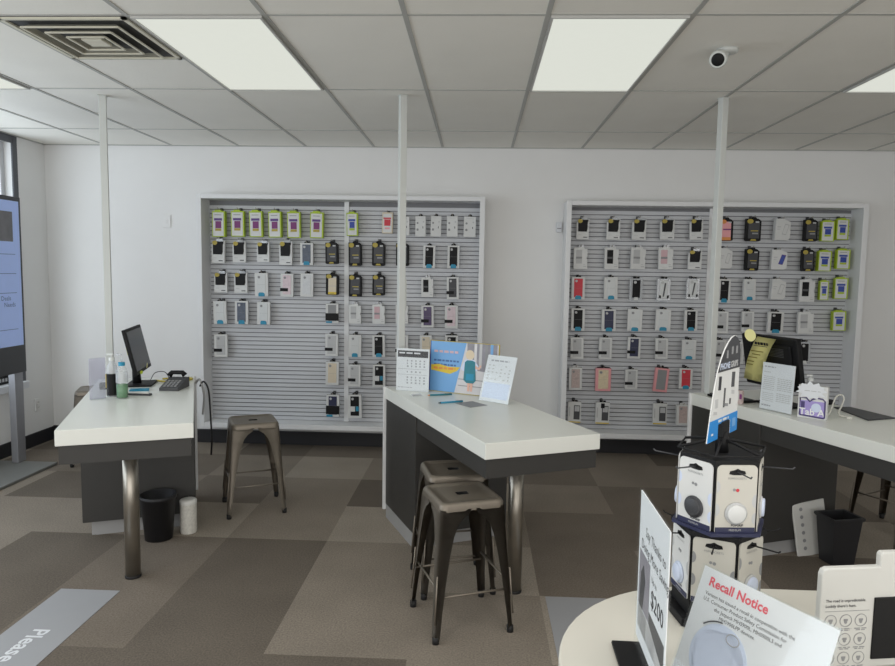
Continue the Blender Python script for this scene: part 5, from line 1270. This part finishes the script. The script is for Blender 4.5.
q.marks(-0.03, 0.03, 0.034, 0.005, -0.0008, 'card_white', 2, 3, mh); q.box(0.055, 0.075, -0.0013, -0.0008, 0.012, 0.03, 'sky_blue', mtx=mh); q.box(-0.068, -0.058, -0.0013, -0.0008, 0.012, 0.016, 'card_white', mtx=mh)
q.build('blue_foot', hdr, label='blue lower band of the header')
q = MB()
for (x, z, w2, h2, m_, r_) in ((-0.03, 0.115, 0.007, 0.014, 'ink', 4), (0.05, 0.115, 0.009, 0.016, 'dgrey', 4), (-0.045, 0.075, 0.008, 0.009, 'lgrey', 0), (0.0, 0.082, 0.004, 0.02, 'dgrey', 5), (0.05, 0.088, 0.01, 0.004, 'lgrey', 8), (-0.05, 0.056, 0.01, 0.003, 'lgrey', 8), (0.01, 0.066, 0.014, 0.003, 'mgrey', 8), (0.036, 0.07, 0.004, 0.006, 'dgrey', 4)):
    q.box(-w2, w2, -0.0009, 0, -h2, h2, m_, mtx=mh @ Matrix.Translation((x, 0, z)) @ Matrix.Rotation(R(r_), 4, 'Y'))
q.build('printed_picture', hdr, label='small pictures of grips on phones')

def grip_pack(sty):
    base, grip, ring, dots = {'blue': ('card_white', 'dark', 'dark', 'pale_blue'), 'cream': ('card_cream', 'card_white', 'lgrey', 'lgrey'), 'pale': ('card_cream', 'pale_blue', 'lgrey', 'mgrey'), 'ice': ('card_white', 'pale_blue', 'pale_blue', 'lgrey')}[sty]
    q = MB(); w_, h_ = 0.0405, 0.139; pts = []
    for (cx, cy, a0) in ((w_ - 0.01, h_ - 0.01, 0), (-w_ + 0.01, h_ - 0.01, 90), (-w_ + 0.004, 0.004, 180), (w_ - 0.004, 0.004, 270)):
        r_ = 0.01 if a0 < 180 else 0.004
        for k in range(5):
            a = R(a0 + 22.5 * k); pts.append((cx + r_ * math.cos(a), cy + r_ * math.sin(a)))
    q.prism(pts, 'y', 0, 0.0025, base)
    o = q.build('phone_grip_pack')
    q = MB(); q.prism([(-0.017, 0.121), (-0.008, 0.119), (0.008, 0.119), (0.017, 0.121), (0.015, 0.127), (0.006, 0.129), (0, 0.132), (-0.006, 0.129), (-0.015, 0.127)], 'y', -0.0006, 0, 'black'); q.build('hang_hole', o, label='dark hanging hole')
    q = MB(); q.lathe([(0, 0), (0.0225, 0.0), (0.0225, 0.003), (0.019, 0.0045)], ring, mtx=Matrix.Translation((0, 0, 0.041)) @ Matrix.Rotation(PI / 2, 4, 'X'), seg=28); q.build('grip_ring', o)
    q = MB(); q.lathe([(0.0185, 0.002), (0.0185, 0.0075), (0.0165, 0.0088), (0, 0.0088)], grip, mtx=Matrix.Translation((0, 0, 0.041)) @ Matrix.Rotation(PI / 2, 4, 'X'), seg=28)
    if sty == 'blue':
        for k in range(9): q.box(-0.015 + 0.003 * abs(k - 4) * 0.6, 0.015 - 0.003 * abs(k - 4) * 0.6, -0.0093, -0.0088, 0.027 + k * 0.0034, 0.0278 + k * 0.0034, 'dgrey')
    q.build('grip_disc', o, label='round phone grip')
    q = MB(); q.box(-w_ + 0.0005, w_ - 0.0005, -0.0006, 0, 0.001, 0.012, 'navy'); q.text('PREMIUM', 0.006, 0, 0.0045, -0.0009, 'lgrey', 'CENTER'); q.build('base_band', o, label='navy band at the foot of the card')
    q = MB(); q.text('POPSOCKETS', 0.0062, 0, 0.110, -0.0007, 'mgrey', 'CENTER'); q.build('printed_lettering', o)
    q = MB(); q.text('POPGRIP', 0.0062, 0.004, 0.0142, -0.0007, 'ink', 'CENTER', bold=0.0002); q.build('printed_lettering', o)
    q = MB(); q.disc(0.002, 0.088, 0.0035, -0.0006, 0, 'red' if sty == 'cream' else 'mgrey', 12); q.disc(-0.005, 0.089, 0.003, -0.0006, 0, 'mgrey', 12); q.build('printed_emblem', o)
    for sx, z, r_ in ((-1, 0.095, 0.012), (1, 0.066, 0.014), (-1, 0.048, 0.013), (1, 0.03, 0.012)):
        q = MB(); q.prism([(sx * (w_ - 0.0003) - sx * r_ * 0.6 * math.sin(PI * k / 10), z + r_ * math.cos(PI * k / 10)) for k in range(11)], 'y', -0.0004, 0, dots); q.build('scallop_print', o)
    return o
gp = {}
def hang(sty, tier, k, label):
    o = gp.get(sty)
    if o is None: o = gp[sty] = grip_pack(sty)
    else: o = copy_tree(o)
    a0, z0 = (A_UP, 0.2065) if tier == 'u' else (A_LO, 0.0515)
    a = R(a0 + 60 * k); dist = ap + 0.004
    o.location = (KX + dist * math.sin(a), KY - dist * math.cos(a), TZ + z0)
    o.rotation_euler = (0, 0, a)
    tag(o, label, 'phone grip', 'carded phone grips on the spinner')
hang('cream', 'u', 0, 'cream carded phone grip with pale round grip, upper right of the spinner')
hang('blue', 'u', -1, 'white and blue carded phone grip with black round grip on the spinner')
hang('ice', 'u', -2, 'carded phone grip seen edge-on at the upper left of the spinner')
hang('pale', 'u', 1, 'carded phone grip seen edge-on at the upper right of the spinner')
hang('pale', 'l', 0, 'cream carded phone grip in the lower middle of the spinner')
hang('ice', 'l', -1, 'narrow white carded phone grip, lower left of the spinner beside the upright sign')
hang('pale', 'l', 1, 'cream carded phone grip at the lower right of the spinner')

# ------------------------------------------------------------------ upright sign on the table
p0 = (0.318, 1.288, TZ + 0.0005); p1 = (0.313, 1.072, TZ + 0.0005)
t, w_, L_ = stand('sign_holder', p0, p1, 0.3, 0, 'tall clear sign holder with a printed offer at the left of the spinner', 'sign')
q = MB(); q.box(-w_ / 2 - 0.01, w_ / 2 + 0.01, -0.045, 0.04, 0, 0.008, 'black', 0.003); q.build('base', t, label='black base')
q = MB(); q.box(-w_ / 2, w_ / 2, -0.004, -0.0012, 0.008, 0.315, 'acrylic'); q.box(-w_ / 2, w_ / 2, 0.0012, 0.004, 0.008, 0.315, 'acrylic'); q.build('acrylic_sleeve', t)
q = MB(); q.box(-w_ / 2 + 0.001, w_ / 2 - 0.001, -0.001, 0.001, 0.03, 0.313, 'paper'); pp = q.build('paper_sheet', t)
q = MB()
q.text('Say Thanks to', 0.026, -0.055, 0.243, -0.0013, 'ink', 'LEFT'); q.text('Doing More Savings', 0.026, -0.085, 0.212, -0.0013, 'ink', 'LEFT')
q.text('$200', 0.044, 0.0, 0.14, -0.0013, 'ink', 'LEFT', bold=0.0006); q.text('Up to', 0.016, 0.0, 0.182, -0.0013, 'ink', 'LEFT'); q.build('printed_lettering', pp)
q = MB(); q.box(-w_ / 2 + 0.012, -0.012, -0.0013, -0.001, 0.10, 0.205, 'photo_grey'); q.prism([(-0.085, 0.10), (-0.06, 0.10), (-0.045, 0.16), (-0.06, 0.185), (-0.08, 0.165)], 'y', -0.0018, -0.0013, 'dgrey'); q.build('printed_photo', pp, label='grey printed photo')
q = MB(); q.prism([(-0.01, 0.10), (0.10, 0.072), (0.10, 0.118), (-0.01, 0.122)], 'y', -0.0013, -0.001, 'dgrey'); q.box(-w_ / 2 + 0.012, 0.10, -0.0012, -0.001, 0.055, 0.098, 'lgrey'); q.build('grey_banner', pp)

# recall notice in slanted holder
pt0, pt1 = Vector((0.431, 1.251, 1.09)), Vector((0.560, 1.027, 1.09))
al = 22.0
e_ = (pt1 - pt0).normalized(); n_ = Vector((e_.y, -e_.x, 0))
hh = (1.09 - TZ - 0.002) / math.cos(R(al)); sh = n_ * hh * math.sin(R(al))
b0 = pt0 + sh; b1 = pt1 + sh
t, w_, L_ = stand('recall_notice_holder', (b0.x, b0.y, TZ + 0.0005), (b1.x, b1.y, TZ + 0.0005), hh, al, 'slanted clear holder with a Recall Notice sheet in the foreground', 'sign')
q = MB(); q.box(-w_ / 2, w_ / 2, 0, 0.002, 0.002, hh - 0.003, 'paper', mtx=L_); pp = q.build('paper_sheet', t)
q = MB(); q.text('Recall Notice', 0.0225, -w_ / 2 + 0.019, hh - 0.032, -0.0004, 'ink_red', 'LEFT', mtx=L_, bold=0.0006); q.build('heading', pp, label='red Recall Notice heading')
q = MB()
for k, s_ in enumerate(('Verizon has issued a recall in cooperation with the', 'U.S. Consumer Product Safety Commission for', 'the Jetpack MHS900L, MHS900LS and', 'MHS900LPP devices.')):
    q.text(s_, 0.0088, -w_ / 2 + 0.018 + (0.0 if k < 2 else 0.014 * k), hh - 0.049 - k * 0.0102, -0.0004, 'ink', 'LEFT', mtx=L_)
q.build('body_text', pp)
q = MB(); q.disc(-w_ / 2 + 0.08, 0.062, 0.058, -0.0006, 0, 'pale_blue', 36, mtx=L_); q.disc(-w_ / 2 + 0.08, 0.062, 0.052, -0.001, -0.0006, 'pale_blue', 36, mtx=L_)
q.tube([(-w_ / 2 + 0.098 + 0.013 * math.cos(2 * PI * k / 18), -0.001, 0.104 + 0.009 * math.sin(2 * PI * k / 18)) for k in range(18)], 0.0011, 'ink_grey', 6, closed=True, mtx=L_)
q.tube([(-w_ / 2 + 0.075 + 0.057 * math.cos(R(95 + 5 * k)), -0.0012, 0.065 + 0.057 * math.sin(R(95 + 5 * k))) for k in range(9)], 0.0012, 'dgrey', 6, mtx=L_)
q.build('printed_device', pp, label='pale blue printed round device')
q = MB(); q.box(-w_ / 2 - 0.003, w_ / 2 + 0.003, -0.003, -0.001, 0.0, hh, 'acrylic', mtx=L_); q.box(-w_ / 2 - 0.003, w_ / 2 + 0.003, 0.003, 0.005, 0.0, hh, 'acrylic', mtx=L_); q.build('acrylic_sleeve', t)
q = MB(); q.box(-w_ / 2 - 0.003, w_ / 2 + 0.003, -0.003, 0.09, 0.0, 0.003, 'acrylic'); q.build('acrylic_foot', t)

# white moulded display at the lower right
yw = 1.235
t = empty('product_display', (0.635, yw, TZ + 0.0005), R(9), 'white moulded product display with black panel at lower right', 'display')
k_ = 1.0
q = MB()
prof = [(0.0, 0.0), (0.42, 0.0), (0.42, 0.219), (0.120, 0.219), (0.116, 0.217), (0.114, 0.213), (0.114, 0.192), (0.012, 0.192), (0.0035, 0.1885), (0.0, 0.18)]
q.prism(prof, 'y', 0, 0.014, 'display_white', bevel=0.0025); bk = q.build('back_panel', t)
q = MB(); q.text('The road is unpredictable.', 0.0075, 0.010, 0.128, -0.0006, 'ink', 'LEFT', bold=0.0001); q.build('printed_lettering', bk); q = MB(); q.text('Luckily there\u2019s hum.', 0.0075, 0.010, 0.118, -0.0006, 'ink', 'LEFT', bold=0.0001); q.box(0.010, 0.098, -0.0006, 0, 0.110, 0.1107, 'mgrey'); q.build('printed_lettering', bk)
q = MB()
for r_ in range(3):
    for c_ in range(3):
        x, z = 0.022 + c_ * 0.030, 0.092 - r_ * 0.036
        q.tube([(x + 0.0115 * math.cos(2 * PI * k / 20), -0.0004, z + 0.0115 * math.sin(2 * PI * k / 20)) for k in range(20)], 0.0006, 'mgrey', 6, closed=True)
        q.box(x - 0.004, x + 0.004, -0.0006, 0, z - 0.001, z + 0.003, 'mgrey'); q.disc(x, z - 0.003, 0.003, -0.0006, 0, 'mgrey', 10)
        q.marks(x - 0.012, x + 0.012, z - 0.0165, 0.0018, 0, 'mgrey', 2, r_ * 3 + c_)
        q.marks(x - 0.009, x + 0.009, z - 0.0195, 0.0018, 0, 'mgrey', 2, r_ * 5 + c_)
q.build('printed_icon', bk, label='grey round icons')
q = MB(); q.box(0.106, 0.30, -0.003, 0.002, 0.016, 0.134, 'black', 0.001); q.build('black_panel', t, label='black inset panel')
q = MB(); q.box(0.0, 0.42, 0.014, 0.09, 0.0, 0.012, 'display_white', 0.003); q.build('display_foot', t)

# ------------------------------------------------------------------ light
def area(name, loc, rot, sx, sy, power, col):
    l = bpy.data.lights.new(name, 'AREA'); l.shape = 'RECTANGLE'; l.size = sx; l.size_y = sy; l.energy = power; l.color = col
    o = bpy.data.objects.new(name, l); COL.objects.link(o); o.location = loc; o.rotation_euler = rot
    return o
# added fill lamps, unseen over the viewer's head, lighting counters and floor from above
OVERHEAD_FILL_W = 14.0
for i in (0, 3, 6, 9):
    area('overhead_fill_lamp', ((GX[i] + GX[i + 1]) / 2, (GY[2] + GY[3]) / 2, ZC - 0.02), (0, 0, 0), 0.56, 1.16, OVERHEAD_FILL_W, (1.0, 0.985, 0.95))
world = bpy.data.worlds.new('overcast'); scene.world = world; world.use_nodes = True
bg = world.node_tree.nodes['Background']; bg.inputs['Color'].default_value = (0.93, 0.96, 1.0, 1); bg.inputs['Strength'].default_value = WORLD_S
area('daylight_side_window', (XL - 0.35, (WY0 + WY1) / 2, (WZ0 + WZ1) / 2), (0, R(-90), 0), 2.0, 5.4, DAY_LEFT, (0.84, 0.91, 1.0))
area('daylight_shopfront', (0.2, YF + 0.05, 1.35), (R(90), 0, 0), 8.0, 2.4, DAY_FRONT, (1.0, 0.975, 0.94))

# ------------------------------------------------------------------ camera
cam = bpy.data.cameras.new('camera'); co = bpy.data.objects.new('camera', cam); COL.objects.link(co); scene.camera = co
F = Vector((-0.042984, 0.995095, -0.089097)); Rt = Vector((0.998893, 0.044509, 0.015199)); D = Vector((0.019090, -0.088345, -0.995907))
mt = Matrix((( Rt.x, -D.x, -F.x, 0), (Rt.y, -D.y, -F.y, 0), (Rt.z, -D.z, -F.z, 1.62), (0, 0, 0, 1)))
co.matrix_world = mt
cam.sensor_fit = 'HORIZONTAL'; cam.sensor_width = 36.0; cam.lens = 36.0 * 687.82 / 895.0
cam.clip_start = 0.02; cam.clip_end = 100

vs = scene.view_settings
vs.view_transform = 'Standard'; vs.look = 'None'; vs.gamma = 1.0; vs.use_curve_mapping = False
vs.exposure = EXPO
